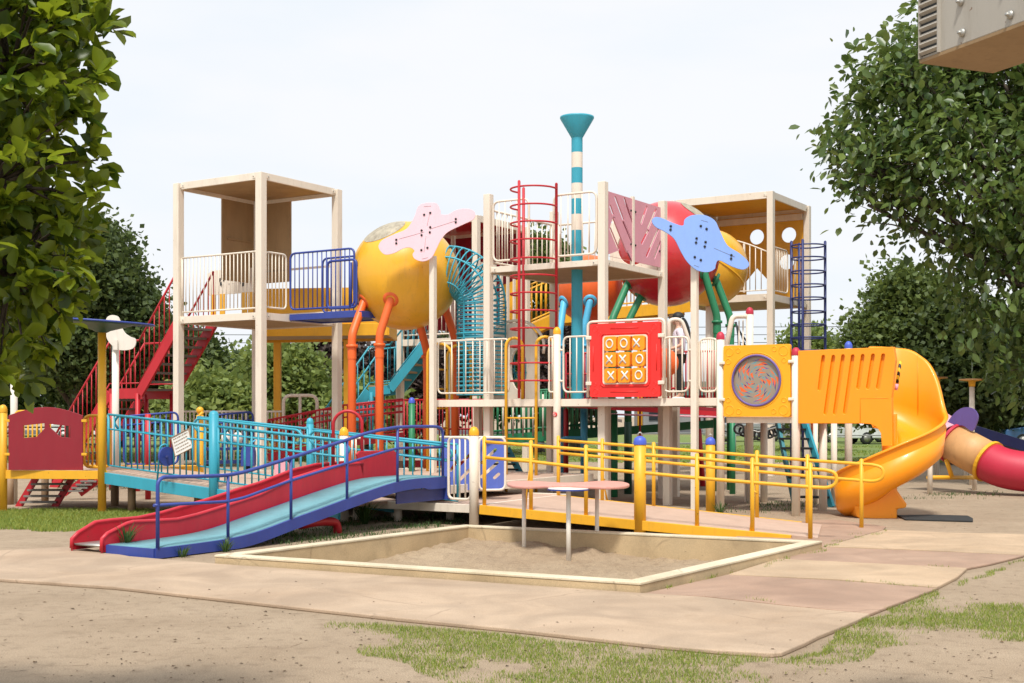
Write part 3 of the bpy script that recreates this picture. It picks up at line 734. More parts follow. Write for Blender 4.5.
for i, (px, D, h) in enumerate([(-60, 85.4, 9), (1290, 93, 9.2)]):
    m = MB(); m.tube([A(px, D, 0), A(px, D, h)], [.17, .12], 10); tag(m.build('utility_pole', 'grey'), ['utility pole past the left edge of the lawn', 'utility pole past the right edge of the lawn'][i], 'pole', 'utility poles')

# distant pavilion hall dark roofs behind cars
m = MB(); rt = thing('low_building', 'long low grey building beyond the parked cars at the right', 'building', A(900, 120, 0))
m = MB(); m.box(A(880, 122, 1.6), 46, 9, 3.2); m.build('wall', 'grey', rt)
m = MB(); c = A(880, 122, 3.2); m.add([c+V((-24, -5.4, 0)), c+V((24, -5.4, 0)), c+V((24, 5.4, 0)), c+V((-24, 5.4, 0)), c+V((-22, 0, 1.4)), c+V((22, 0, 1.4))], [[0, 1, 5, 4], [2, 3, 4, 5], [0, 4, 3], [1, 2, 5], [0, 3, 2, 1]]); m.build('roof', 'dark_green', rt)
for k in range(9):
    m = MB(); m.box(A(880, 117.45, 1.6)+V((-20+k*5, 0, 0)), 2.4, .1, 1.3); m.build('window', 'glass', rt)

# ================================================================= METAL BOX TOP RIGHT
ax = V((.39, -.92, 0)).normalized(); ay = V((.92, .39, 0)).normalized(); c0 = V((1.63, 5.1, 2.9))
bx = thing('metal_cabinet', 'beige sheet metal box with louvres and bolts, jutting in at the top right corner', 'metal box', c0)
Lx, Ly, Hx = .85, .37, .75
m = MB(); cc = c0+ax*(Lx/2)+ay*(Ly/2)+Z*(Hx/2+.012); m.box(cc, Lx, Ly, Hx, ax, ay); m.build('casing', 'ac_metal', bx, bevel=.004)
m = MB(); m.box(c0+ax*(Lx/2)+ay*(Ly/2)+Z*.004, Lx+.01, Ly+.01, .012, ax, ay); m.build('bottom_panel', 'ac_under', bx)
m = MB(); m.box(c0+ax*.055-ay*.0015+Z*(Hx/2+.012), .102, .004, Hx-.02, ax, ay); m.build('louvre_recess', 'black', bx)
m = MB()
for k in range(23):
    q = c0+ax*.055-ay*.008+Z*(.03+k*.0315)
    m.box(q, .104, .018, .004, ax, (ay+Z*-.8).normalized(), (Z+ay*.8).normalized()); m.box(q+Z*.007-ay*.001, .104, .004, .012, ax, ay)
m.build('louvre', 'ac_metal', bx)
m = MB(); m.box(c0+ax*.002-ay*.006+Z*(Hx/2+.012), .006, .016, Hx, ax, ay); m.box(c0+ax*.109-ay*.006+Z*(Hx/2+.012), .006, .016, Hx, ax, ay); m.build('louvre_frame', 'ac_metal', bx)
for (bpx, bpy_) in [(963, 33), (1011, 15), (961.5, 2), (1008, -22), (1050, -5)]:
    a = (bpx-CX)/F; t = (a*c0.y-c0.x)/(ax.x-a*ax.y); Y = c0.y+ax.y*t; q = V((c0.x+ax.x*t, Y, CH-(bpy_-HY)/F*Y))-ay*.004
    m = MB(); m.lathe(q, [(.0165, .0), (.016, -.004), (.011, -.009), (.0, -.0115)], 12, ay); m.lathe(q-ay*.010, [(.007, .004), (.007, -.010), (0, -.010)], 6, ay); m.build('bolt', 'steel', bx)
m = MB(); q0 = c0+ax*.6+ay*Ly+Z*.45; q1 = q0+ay*.9; m.beam(q0+ay*.01, q1, .06, .08); m.build('bracket', 'ac_metal', bx)
m = MB(); m.tube([up(q1, 0), up(q1, 4.2)], .07, 12); m.build('support_pole', 'ac_metal', bx)
# ================================================================= PLAY STRUCTURE
GT = 'towers of the play structure'
def boxdeck(poly, z, th, root, mt='cream', floor='floor_pink', under='ply_and_shade', name='deck', fz=None):
    """fascia ring + floor + underside, top of floor at z"""
    poly = [V((p.x, p.y, 0)) for p in poly]; n = len(poly); c = sum(poly, V())/n
    m = MB()
    for i in range(n):
        a, b = poly[i], poly[(i+1) % n]; d = (b-a).normalized()
        a2, b2 = a, b
        m.beam(up(a2, z-th/2), up(b2, z-th/2), .05, th)
    d = m.build(name, mt, root, bevel=.004)
    ins = [p+(c-p).normalized()*.03 for p in poly]
    m = MB(); m.prism([up(p, z-.028) for p in ins], Z*.03); m.build('floor', floor, d)
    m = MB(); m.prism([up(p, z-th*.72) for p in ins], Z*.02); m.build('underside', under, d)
    return d
def sqposts(root, pts, z0, z1, w=.18, mt='cream', ax=None, name='post'):
    w *= .76
    for i, p in enumerate(pts):
        a, b = (z0[i] if isinstance(z0, list) else z0), (z1[i] if isinstance(z1, list) else z1)
        m = MB(); m.post(p, a, b, w, True, ax); m.build(name, mt, root, bevel=.006)
def roundpost(root, p, z1, r=.062, mt='cream', cap=None, z0=-.05, name='post', finial=False):
    m = MB(); m.tube([up(p, z0), up(p, z1)], r, 14); o = m.build(name, mt, root)
    if cap:
        m = MB(); m.lathe(up(p, z1), [(r*1.06, -.02), (r*1.06, .025), (r*.9, .06), (r*.5, .09), (0, .1)], 14); 
        m.build('cap', cap, o)
    return o
def lad_cage(name, label, c, zs, r, polea, ztop, zbot, mat, group, gap=(0, 0), tr=.016, pr=.024):
    root = thing(name, label, 'climbing cage', up(c, zbot), group)
    for a in polea:
        m = MB(); q = c+V((math.cos(a), math.sin(a), 0))*r; m.tube([up(q, zbot), up(q, ztop)], pr, 8); m.lathe(up(q, ztop), [(pr, 0), (pr*.6, pr*.7), (0, pr*.9)], 8); m.build('pole', mat, root)
    for z in zs:
        m = MB(); a0, a1 = gap
        m.tube([up(c, z)+V((math.cos(a0+(a1-a0)*k/28), math.sin(a0+(a1-a0)*k/28), 0))*r for k in range(29)], tr, 6); m.build('ring', mat, root)
    return root

# ---- T1 left tower
f1 = L2(-4.51, 23.0); S1 = 2.1
t1 = thing('tower', 'tall open beige tower with flat roof at the left, reached by the red staircase', 'play tower', f1, GT)
c1 = [f1, f1+U*S1, f1+U*S1+W*S1, f1+W*S1]
sqposts(t1, c1, -.1, 5.84, .19, 'cream', U)
def roofbox(root, c, z1, th=.13, under='ply_and_shade', w=.05):
    m = MB()
    for i in range(4):
        a, b = c[i], c[(i+1) % 4]; d = (b-a).normalized(); m.beam(up(a+d*.1, z1-th/2), up(b-d*.1, z1-th/2), w, th)
    r = m.build('roof', 'cream', root, bevel=.004)
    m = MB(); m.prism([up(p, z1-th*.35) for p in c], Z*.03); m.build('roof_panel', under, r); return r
roofbox(t1, c1, 5.85)
zd1 = 3.33
boxdeck(c1, zd1, .13, t1)
def fr(a, b, s0, s1): return a.lerp(b, s0), a.lerp(b, s1)
a, b = c1[0], c1[1]
p, q = a+(b-a).normalized()*.1, b-(b-a).normalized()*.1
railing(up(p, zd1), up(q, zd1), .08, 1.1, 19, .018, .010, corner=.0).build('railing', 'cream', t1)
p, q = c1[0]+W*.1, c1[0]+W*.66
railing(up(p, zd1), up(q, zd1), .1, 1.1, 5, .018, .010, corner=.1).build('railing', 'cream', t1)
p, q = c1[2]-U*.2, c1[3]+U*.25
for (a, d_, l) in [(c1[2], -W, .98), (c1[2], -U, .92)]:
    m = MB(); s = a+d_*.1; e = a+d_*l; m.beam(up(s, 4.93), up(e, 4.93), .03, 1.6); m.build('wall_panel', 'ply_and_shade', t1)  # beige corner panels, their shade put into the brown colour
    m = MB(); s = a+d_*.2; e = a+d_*(l-.12); m.beam(up(s, 4.95)-d_.cross(Z)*.02, up(e, 4.95)-d_.cross(Z)*.02, .05, .03); m.build('hand_grip', 'ply_and_shade', t1)
# play panel at the back with printed shapes, yellow strips beneath
m = MB(); s = c1[1]+W*1.25+(-U)*.55; s = onp(208, 300, c1[1]+W*1.9, -U); e = onp(254, 300, c1[1]+W*1.9, -U)
dd = (L2(e.x, e.y)-L2(s.x, s.y)).normalized(); Lw = (L2(e.x, e.y)-L2(s.x, s.y)).length
m.plate(up(s, 3.42+.52), dd, Z, [(0, 0), (Lw, 0), (Lw, .5), (.12, .5), (.03, .45), (0, .36)], [], .03); pp = m.build('play_panel', 'cream', t1)
m = MB()
for i, (x, y) in enumerate([(.30, .22), (.36, .3), (.28, .3), (.33, .18), (.74, .22), (.80, .3), (.78, .17), (.71, .28), (.48, .3), (.56, .32), (.48, .2), (.57, .2), (.64, .3)]):
    k = .045 if i not in range(8, 13) else .018
    k2 = k*1.5 if i < 8 else k; m.box(up(s, 3.94)+dd*x*Lw+Z*y*1.0-V((dd.y*-.022, dd.x*.022, 0)), k, .004, k2, (dd*.9+Z*.3*((-1)**i)).normalized())
m.build('printed_mark', 'black', pp)
for x in (.12, .32, .8, .93):
    m = MB(); m.box(up(s, 3.42+.28)+dd*Lw*x, Lw*.11, .05, .5, dd); m.build('panel_strip', 'yellow', t1)
m = MB(); m.beam(up(c1[2]-W*.0-U*.1, 3.42+.95), up(c1[3], 3.42+.95), .03, .04); m.beam(up(c1[2]-U*.1, 3.38+.1), up(c1[3], 3.38+.1), .03, .03); m.build('railing', 'cream', t1)
# ---- yellow platform behind T1
yb = thing('yellow_balcony', 'broad yellow platform with solid low sides behind the left tower', 'platform', L2(-3.9, 27.3))
ya = A(258, 26.4, 0); ye = A(388, 26.0, 0); yc = A(396, 28, 0); yd = A(262, 28.8, 0)
boxdeck([L2(p.x, p.y) for p in (ya, ye, yc, yd)], 3.34, .24, yb, 'yellow', 'yellow', 'ply_and_shade')
m = MB(); m.beam(up(ya, 3.72), up(ye, 3.72), .04, .72); m.build('side_panel', 'yellow', yb)
m = MB(); m.beam(up(yd, 3.72), up(yc, 3.72), .04, .72); m.build('side_panel', 'yellow', yb)
for px, D in ((277.5, 27.2), (347.5, 26.4)):
    p = A(px, D, 0); m = MB(); m.post(L2(p.x, p.y), -.05, 3.02, .145, True, V((1, 0, 0))); m.build('post', 'yellow', yb, bevel=.005)
# ---- blue bridge
bs = c1[0]+W*.71
bb = thing('blue_bridge', 'short blue railed bridge between the left tower and the yellow ball', 'bridge', bs)
bl = 1.72; ba, bc_ = bs-U*.06, bs-U*bl
boxdeck([ba, bc_, bc_+W*.9, ba+W*.9], 3.33, .11, bb, 'blue', 'navy', 'navy')
for off in (0, .9):
    o_ = W*off
    railing(up(ba+o_, 3.33), up(bc_+o_+U*.15, 3.33), .09, 1.12, 13, .02, .011, corner=.12).build('railing', 'blue', bb)
m = MB(); q = bs-U*.95; q2 = bs-U*1.62; m.tube(floop([up(q, 3.4), up(q, 4.25), up(q2, 4.25), up(q2, 3.4)], .1), .024, 6, closed=True)
q3 = q.lerp(q2, .8); m.tube([up(q3, 3.4), up(q3, 4.2)], .03, 6); m.build('gate_frame', 'blue', bb)

# ---- red staircase
def stair(name, label, top, d, side, w, segs, mat, tread, n1, railh=.95, group=None, legs=()):
    """segs: list of (s0,z0,s1,z1) in horizontal distance/height descending; straight in direction d"""
    root = thing(name, label, 'staircase', up(top+d*segs[-1][2], 0), group)
    for (s0, z0, s1, z1) in segs:
        flat = abs(z0-z1) < .05
        for k in (0, 1):
            o_ = side*(w*k)
            m = MB(); m.beam(up(top+d*s0+o_, z0-.08), up(top+d*s1+o_, z1-.08), .05, .2); m.build('stringer', mat, root)
            m = MB(); m.tube([up(top+d*s0+o_, z0+railh), up(top+d*s1+o_, z1+railh)], .022, 6); m.tube([up(top+d*s0+o_, z0+.12), up(top+d*s1+o_, z1+.12)], .015, 6)
            n = max(3, int((s1-s0)/.13))
            for i in range(n+1):
                q = top+d*(s0+(s1-s0)*i/n)+o_; zz = z0+(z1-z0)*i/n; m.tube([up(q, zz+.1), up(q, zz+railh)], .011, 5)
            m.build('railing', mat, root)
        if flat:
            m = MB(); a = top+d*s0; b = top+d*s1; m.prism([up(a, z0), up(b, z0), up(b+side*w, z0), up(a+side*w, z0)], Z*.04); m.build('landing', tread, root)
        else:
            n = max(2, round((z0-z1)/.18))
            for i in range(1, n):
                q = top+d*(s0+(s1-s0)*i/n); zz = z0+(z1-z0)*i/n
                m = MB(); m.box(up(q, zz-.02)+side*w/2, .24, w-.05, .04, d, side); m.build('tread', tread, root)
    for (s, z) in legs:
        for k in (0, 1):
            m = MB(); q = top+d*s+side*(w*k); m.tube([up(q, -.05), up(q, z)], .05, 8); m.build('leg', mat, root)
    return root
st = f1+U*(S1+.08)+W*.1
paint('tread_grey', (.20, .18, .16), rough=.7, wear=.15)
stair('red_staircase', 'steep red metal staircase climbing to the left tower with a mid landing', st, U, W, .88,
      [(0, 3.33, 1.1, 1.98), (1.1, 1.98, 1.95, 1.98), (1.95, 1.98, 3.7, 0.0)], 'red', 'tread_grey', 9, legs=[(1.15, 1.9), (1.9, 1.9)])

# ---- T4 tower behind the ball, turquoise stair
f4 = L2(-.81, 28.9); S4 = 2.15
t4 = thing('tower', 'beige tower partly hidden behind the yellow ball and turquoise spiral tunnel, dark red roof lining', 'play tower', f4, GT)
c4 = [f4, f4+U*S4, f4+U*S4+W*S4, f4+W*S4]
sqposts(t4, c4, -.1, 5.98, .19, 'cream', U); roofbox(t4, c4, 6.0, .15, 'ball_red')
boxdeck(c4, 3.24, .15, t4)
railing(up(c4[0]+U*.1, 3.24), up(c4[1]-U*.1, 3.24), .1, .95, 15, .018, .011, corner=0).build('railing', 'cream', t4)
m = MB(); m.beam(up(c4[1]+W*.1, 4.7), up(c4[2]-W*.1, 4.7), .03, 2.3); m.build('wall_panel', 'maroon', t4)
m = MB(); m.beam(up(c4[2]-U*.1, 4.7), up(c4[3]+U*.1, 4.7), .03, 2.3); m.build('wall_panel', 'maroon', t4)
for k in range(7):
    m = MB(); q = c4[0].lerp(c4[3], .1+k*.13); m.box(up(q, 4.1), .09, .03, 1.7, W, U); m.build('slat', 'cream', t4)
ts = A(426, 29.4, 0); ts = L2(ts.x, ts.y)
dT = V((-.93, -.36, 0)).normalized(); dT = V((-.985, .17, 0))
stair('turquoise_staircase', 'turquoise metal staircase with landing behind the orange ball legs', ts, dT, V((.17, .985, 0)), 1.0,
      [(0, 3.2, .85, 2.15), (.85, 2.15, 1.35, 2.1), (1.35, 2.1, 2.6, .4)], 'teal', 'ply_and_shade', 7, legs=[(1.3, 2.0)])

# ---- T2 right tower
f2 = L2(6.27, 31.0); S2 = 2.6
t2 = thing('tower', 'beige roofed tower at upper right with yellow walls, round holes and curved railing', 'play tower', f2, GT)
c2 = [f2, f2+U*S2, f2+U*S2+W*S2, f2+W*S2]
sqposts(t2, c2, -.1, 6.89, .2, 'cream', U); roofbox(t2, c2, 6.9, .17, 'yellow')
zd2 = 4.42
boxdeck(c2, zd2, .17, t2)
def circ(x, y, r, n=24): return [(x+r*math.cos(2*math.pi*k/n), y+r*math.sin(2*math.pi*k/n)) for k in range(n)]
# back wall on side c2[3]-c2[2]
wb = c2[3]+U*.1; Lb = S2-.2
def px2(px, py): 
    q = onp(px, py, wb, U); return ((L2(q.x, q.y)-wb).dot(U), q.z-zd2)
h1 = px2(757, 237); h2 = px2(789, 235); h3 = px2(787, 262)
hs = []
for h in (h1, h2, h3):
    if .2 < h[0] < Lb-.2: hs.append(circ(h[0], h[1], .2))
hx = px2(757, 262)
hs.append([(hx[0]-.32, .04), (hx[0]+.3, .04), (hx[0]+.3, .62), (hx[0]+.0, .95), (hx[0]-.32, .6)])
m = MB(); m.plate(up(wb, zd2), U, Z, [(0, 0), (Lb, 0), (Lb, 2.36), (0, 2.36)], hs, .04); bw = m.build('back_wall', 'yellow', t2)
m = MB(); m.beam(up(c2[3]+U*.1-W*.06, 6.62), up(c2[2]-U*.1-W*.06, 6.62), .08, .16); m.beam(up(c2[1]+W*.1-U*.06, 6.62), up(c2[2]-W*.1-U*.06, 6.62), .08, .16); m.build('roof_beam', 'cream', t2)
wl = c2[1]+W*.1
m = MB(); m.plate(up(wl, zd2), W, Z, [(0, 0), (Lb, 0), (Lb, 2.36), (0, 2.36)], [], .04); m.build('side_wall', 'yellow', t2)
# curved-top railing at the front
rf0 = onp(700, 231, f2+W*.0, U); rf1 = f2+U*.1
m = MB(); top = []
L_ = (L2(rf0.x, rf0.y)-rf1).length
for k in range(13):
    s = k/12; x = .1+(L_)*s; top.append(up(f2+U*x, zd2+1.02+.42*math.sin(s*math.pi*.62)))
m.tube(top, .02, 6); m.tube([up(f2+U*.1, zd2+.09), up(f2+U*(L_+.1), zd2+.09)], .016, 6)
for k in range(1, 13):
    if k <= 3: q = top[k]; m.tube([up(q, zd2+.09), q], .012, 6)
    q = top[k]; 
m.build('railing', 'cream', t2)
m = MB(); q = top[4]; m.box(up(q, zd2+.66), .05, .03, 1.2, U, W); m.build('railing_post', 'cream', t2)
railing(up(f2+W*.12, zd2), up(f2+W*1.15, zd2), .09, 1.15, 8, .018, .011, corner=.15).build('railing', 'cream', t2)
m = MB(); q = f2+W*1.7; m.tube(fillet([up(q, zd2), up(q, zd2+1.05), up(q+W*.5, zd2+1.05), up(q+W*.5, zd2+.1)], .12), .028, 8); m.build('hoop', 'cream', t2)
# yellow half dome tube beside T2
yt = thing('yellow_tunnel', 'yellow rounded tunnel pod between the red ball and the right tower', 'tunnel', A(716, 29.5, 3.9))
m = MB(); cc = P(709, 268, 29.9); prof = [(0, -.72)]+[(.86*math.sin(a), -.72+.72*(1-math.cos(a))*1.0) for a in [math.pi/2*k/8 for k in range(1, 9)]]+[(.86, .6)]
m.ball(cc, .9, 40, 26); m.build('shell', 'ball_yellow', yt)
m = MB(); m.lathe(cc, [(.89, -.02), (.915, -.02), (.915, .02), (.89, .02)], 40, V((.5, .1, .85))); m.build('seam', 'yellow', yt)
m = MB(); m.tube([up(cc, -.05), up(cc, cc.z-.8)], .08, 10); m.build('leg', 'cream', yt)
# yellow bridge T4->T2
ybr = thing('yellow_bridge', 'long yellow sloping footbridge with bar railings joining the back towers', 'bridge', A(600, 31.5, 0))
pts = [A(527, 31.0, 3.62), A(556, 31.6, 3.98), A(690, 32.0, 4.3)]
for a, b in zip(pts[:-1], pts[1:]):
    m = MB(); m.beam(a-Z*.12, b-Z*.12, .06, .26); m.beam(a+V((0, 1.1, -.12)), b+V((0, 1.1, -.12)), .06, .26); m.build('stringer', 'yellow', ybr)
    m = MB(); m.prism([a, b, b+V((0, 1.1, 0)), a+V((0, 1.1, 0))], Z*.04); m.build('floor', 'ply_and_shade', ybr)
    for o_ in (0, 1.1):
        railing(a+V((0, o_, 0)), b+V((0, o_, 0)), .1, .98, max(5, int((b-a).length/.19)), .022, .015, corner=0).build('railing', 'yellow', ybr)
pa = P(505, 283, 30.6); pb = P(518, 280, 30.6)
m = MB(); m.prism([P(503, 322, 30.6), P(503, 285, 30.6), P(519, 279, 30.6), P(519, 321, 30.6)], V((0, .05, 0))); m.build('side_panel', 'yellow', ybr)
for px in (560, 640):
    p = A(px, 32.1, 0); m = MB(); m.tube([p, up(p, 3.9)], .07, 10); m.build('leg', 'yellow', ybr)

# ---- T3 central tower
f3 = L2(1.486, 20.9); S3 = 2.24
t3 = thing('tower', 'central beige tower with rose slotted panels, ringed by rails around the funnel pole', 'play tower', f3, GT)
c3 = [f3, f3+U*S3, f3+U*S3+W*S3, f3+W*S3]
sqposts(t3, c3, -.05, 5.29, .17, 'cream', U)
zd3 = 4.03
boxdeck(c3, zd3, .1, t3)
railing(up(c3[0]+U*.12, zd3), up(c3[0]+U*.93, zd3), .1, 1.12, 5, .02, .012, corner=.12).build('railing', 'cream', t3)
railing(up(c3[1]-U*.1, zd3), up(c3[1]-U*.82, zd3), .1, 1.12, 5, .02, .012, corner=.12).build('railing', 'cream', t3)
railing(up(c3[1]+W*.1, zd3), up(c3[2]-W*.1, zd3), .1, 1.0, 11, .02, .012, corner=0).build('railing', 'cream', t3)
railing(up(c3[2]-U*.1, zd3), up(c3[2]-U*1.25, zd3), .1, 1.0, 8, .02, .012, corner=0).build('railing', 'cream', t3)
bwp = c3[3]+U*.1
m = MB(); m.plate(up(bwp, zd3+.04), U, Z, [(0, 0), (.95, 0), (.95, .9), (0, 1.05)], [circ(.47, .45, .33, 28)], .035); m.build('porthole_panel', 'cream', t3)
# rose panels
slotsA = [((.16, .80), (.50, .37)), ((.35, .92), (.78, .30)), ((.62, .93), (.88, .60)), ((.10, .55), (.62, .10)), ((.06, .33), (.36, .10))]
def slot(x0, y0, x1, y1, w):
    a = V((x0, y0)); b = V((x1, y1)); d = (b-a).normalized(); n = V((-d.y, d.x)); out = []
    for k in range(5): an = math.pi/2+math.pi*k/4; q = a+(d*math.cos(an)+n*math.sin(an))*w; out.append((q.x, q.y))
    for k in range(5): an = -math.pi/2+math.pi*k/4; q = b+(d*math.cos(an)+n*math.sin(an))*w; out.append((q.x, q.y))
    return out
def pxW(px, py, P0, d, z0):
    q = onp(px, py, P0, d); return ((L2(q.x, q.y)-P0).dot(d), q.z-z0)
w0 = f3+W*.09
ex_end = 1.055; hP = 1.02
def zoom8(x, y): return (580+x/6.833, 180+y/6.833)
sA = [((237, 120), (292, 270)), ((300, 130), (352, 280)), ((203, 180), (228, 250)), ((225, 245), (320, 485)), ((292, 285), (350, 420)), ((203, 335), (258, 470))]
sB = [((452, 185), (415, 295)), ((515, 205), (462, 330)), ((462, 345), (418, 432)), ((530, 340), (452, 520)), ((546, 425), (505, 530))]
def mkslots(S, P0, z0, w):
    out = []
    for (a, b) in S:
        A_ = pxW(*zoom8(*a), P0, W, z0); B_ = pxW(*zoom8(*b), P0, W, z0); out.append(slot(A_[0], A_[1], B_[0], B_[1], w))
    return out
zp0 = zd3+.07
P0 = w0
m = MB(); m.plate(up(P0, zp0), W, Z, [(0, 0), (.93, 0), (.93, 1.06), (0, 1.06)], mkslots(sA, P0, zp0, .03), .025); m.build('slotted_panel', 'rose', t3)
P1 = f3+W*1.09
m = MB(); m.plate(up(P1, zp0), W, Z, [(0, 0), (1.04, 0), (1.04, 1.06), (0, 1.06)], mkslots(sB, P1, zp0, .03), .025); m.build('slotted_panel', 'rose', t3)
m = MB(); m.post(f3+W*1.055, zd3, zd3+1.17, .06, True, U); m.build('panel_post', 'cream', t3)
for (x, z) in [(.97, .28), (.97, .85), (1.14, .28), (1.14, .85), (2.08, .28), (2.08, .85)]:
    m = MB(); m.lathe(up(f3+W*x-U*.014, zd3+.07+z), [(.02, 0), (.02, .01), (0, .014)], 8, -U); m.build('bolt', 'black', t3)

# funnel pole
fp = A(577, 21.75, 0); fp = L2(fp.x, fp.y)
fn = thing('funnel_pole', 'turquoise and cream banded pole topped with a turquoise funnel above the central tower', 'pole', up(fp, 1.74))
Dn = fp.y
zz = lambda py: CH-(py-HY)/F*Dn
bounds = [137.7, 152.7, 168, 183.5, 199, 214.5, 230.5, 246, 400]
for i in range(len(bounds)-1):
    m = MB(); z1, z0 = zz(bounds[i]), zz(bounds[i+1]); z0 = max(z0, 1.745)
    m.tube([up(fp, z0), up(fp, z1)], .096, 18, caps=False); m.build('pole_band', 'cream' if i in (1, 3, 5) else ('teal' if i < 7 else 'teal'), fn)
m = MB(); m.lathe(up(fp, 0), [(.096, zz(138)), (.29, zz(118.5)), (.29, zz(117)), (.25, zz(117)), (.08, zz(136))], 28, smooth=True); m.build('funnel', 'teal', fn)

# cages
rc = A(533.5, 21.35, 0); rc = L2(rc.x, rc.y)
ang_t = math.atan2(W.y, W.x)
lad_cage('climbing_cage', 'red spiral ringed climbing cage at the front of the central tower', rc, [CH+(HY-y)/F*21.3 for y in [189, 206.7, 223.8, 241.3, 259.7, 276.5, 294, 311.5, 329, 346.5, 363.5, 381]], .385,
         [math.radians(231), math.radians(115), math.radians(-10)], CH+(HY-184)/F*21.3, 1.76, 'red', 'climbing cages', gap=(math.radians(126), math.radians(352)))
nc = A(808, 31.9, 0); nc = L2(nc.x, nc.y)
lad_cage('climbing_cage', 'navy ringed climbing cage standing right of the upper right tower', nc, [CH+(HY-y)/F*31.9 for y in [246, 258.5, 272, 285.5, 298.5, 312, 325, 338, 351, 364]], .42,
         [math.pi*1.02, -.1, math.pi*1.33, math.pi*.6], CH+(HY-242)/F*31.9, 0, 'navy', 'climbing cages', gap=(0, 2*math.pi), tr=.02, pr=.035)

def cornerbolts(root, c, zs):
    for i in (0, 1, 3):
        for z in zs:
            for d in ((U if i != 1 else -U), (W if i != 3 else -W)):
                n = -W if abs(d.dot(U)) > .5 else -U
                if n.dot(V((0, -1, 0))) < 0: n = -n
                q = up(c[i]+d*.13, z)+n*.028
                m = MB(); m.box(q, .1, .012, .07, d, n); br_ = m.build('bracket', 'cream', root, bevel=.003)
                m = MB(); m.lathe(q+d*.025+n*.006, [(.012, 0), (.012, .008), (0, .011)], 8, n); m.build('bolt', 'steel', br_)
cornerbolts(t1, c1, (5.785, zd1-.065)); cornerbolts(t3, c3, (zd3-.05,)); cornerbolts(t2, c2, (6.82, zd2-.085))
# ---- ball pods
GP = 'round pods on bent legs'
def pod(label, px, py, D, r, mat, legs, legmat, cap=None, legr=.072):
    c = P(px, py, D); root = thing('ball_pod', label, 'play pod', up(c, 0), GP)
    m = MB(); m.ball(c, r, 48, 32); m.build('ball', mat, root)
    if cap:
        d = V(cap[0]).normalized(); aa = cap[1]; m = MB(); m.lathe(c, [(r*1.006*math.sin(aa*k/6), r*1.006*math.cos(aa*k/6)) for k in range(7)], 24, d); wn = m.build('window', 'window_plastic', root)
    for (a, b, zc, D2) in legs:
        s = P(a[0], a[1], 1)/1; dv = V(((a[0]-CX)/F, 1, -(a[1]-HY)/F)); o = V((0, 0, CH)); oc = o-c
        A_ = dv.dot(dv); B_ = 2*dv.dot(oc); C_ = oc.dot(oc)-(r*.97)**2; disc = max(0, B_*B_-4*A_*C_)
        t = (-B_-math.sqrt(disc))/(2*A_) if D2 <= D else (-B_+math.sqrt(disc))/(2*A_)
        s = o+dv*t; k = P(b[0], b[1], D2)
        m = MB(); m.tube(fillet([c.lerp(s, .9), s, k, up(k, k.z-.4), up(k, -.05)], .1), legr, 12); lg = m.build('leg', legmat, root)
        n = (s-c).normalized(); m = MB(); m.lathe(s, [(0, -.02), (legr*2, -.03), (legr*2, .02), (legr*1.2, .035)], 18, n); m.build('flange', legmat, lg)
        m = MB(); q = up(k, zc); m.lathe(q, [(legr, -.05), (legr*1.45, -.05), (legr*1.45, 0), (legr, 0)], 16); m.lathe(q, [(legr*1.1, -.25), (legr*1.1, -.05)], 16); m.build('collar', legmat, lg)
pod('big yellow ball pod with scuffed top window on orange legs', 405, 276, 23.3, .985, 'ball_yellow',
    [((364, 301), (352, 335), CH+(HY-345)/F*22.6, 22.5), ((391, 299), (379.5, 335), CH+(HY-344)/F*22.6, 22.4), ((420, 325), (427, 352), 2.6, 23.9), ((444, 305), (455, 338), 2.7, 24.0)], 'vermilion', cap=((-.42, -.45, .95), .42))
pod('red ball pod with pale window patch on green legs behind the central tower', 667, 254, 25.5, 1.045, 'ball_red',
    [((704, 272), (717, 316), CH+(HY-321)/F*25, 24.9), ((716, 280), (730.5, 318), CH+(HY-323)/F*25, 25.3), ((628, 283), (612, 320), 3.2, 24.8), ((641, 296), (628, 322), 3.2, 25.2)], 'green', cap=((.55, -.35, .85), .32))
pod('orange ball pod on light blue legs beneath the central tower deck', 589, 289, 26.5, .70, 'vermilion',
    [((564, 302), (560, 330), 2.9, 25.8), ((590, 301), (584, 330), 2.9, 25.8)], 'sky_blue')

# ---- bone panels on tall posts
def bone(name, label, post_px, D, ptop, outl, holes, mat, sqw, base_z=-.05, edge='black'):
    p = A(post_px, D, 0); root = thing(name, label, 'shade panel', p, 'flat bone shaped panels on posts')
    m = MB(); m.post(L2(p.x, p.y), base_z, CH+(HY-ptop)/F*D, sqw*.8, True, U) if sqw > 0 else m.tube([up(p, base_z), up(p, CH+(HY-ptop)/F*D)], -sqw, 14)
    m.build('post', 'cream', root, bevel=.005)
    pts = [P(x, y, D-.14) for x, y in catmull(outl, 4)]
    m = MB(); m.prism(pts, V((0, .035, 0))); o_ = m.build('panel', mat, root, bevel=.006)
    for x, y in holes:
        m = MB(); q = P(x, y, D-.165); m.lathe(q, [(0, -.008), (.018, -.006), (.02, .004)], 8, V((0, 1, 0))); m.build('bolt', 'black', o_)
    m = MB(); xs = [h for h in outl]; 
    return root, o_
o1 = [(340+x/4.268, 190+y/4.268) for x, y in [(165,245),(180,215),(230,190),(285,165),(318,115),(335,70),(370,55),(412,58),(428,85),(432,104),(460,105),(500,85),(545,80),(575,95),(570,125),(520,150),(460,180),(430,215),(410,255),(390,290),(355,305),(320,295),(310,275),(318,260),(300,246),(270,250),(230,270),(190,275)]]
b1_ = [(340+x/4.268, 190+y/4.268) for x, y in [(359,105),(385,97),(240,212),(240,227),(348,172),(348,192),(385,158),(383,180),(494,123),(494,137),(347,256),(373,246)]]
r1_, pn1 = bone('bone_panel', 'pale pink bone shaped panel mounted on the tall post before the yellow ball', 433, 22.1, 256, o1, b1_, 'bone_pink', .12)
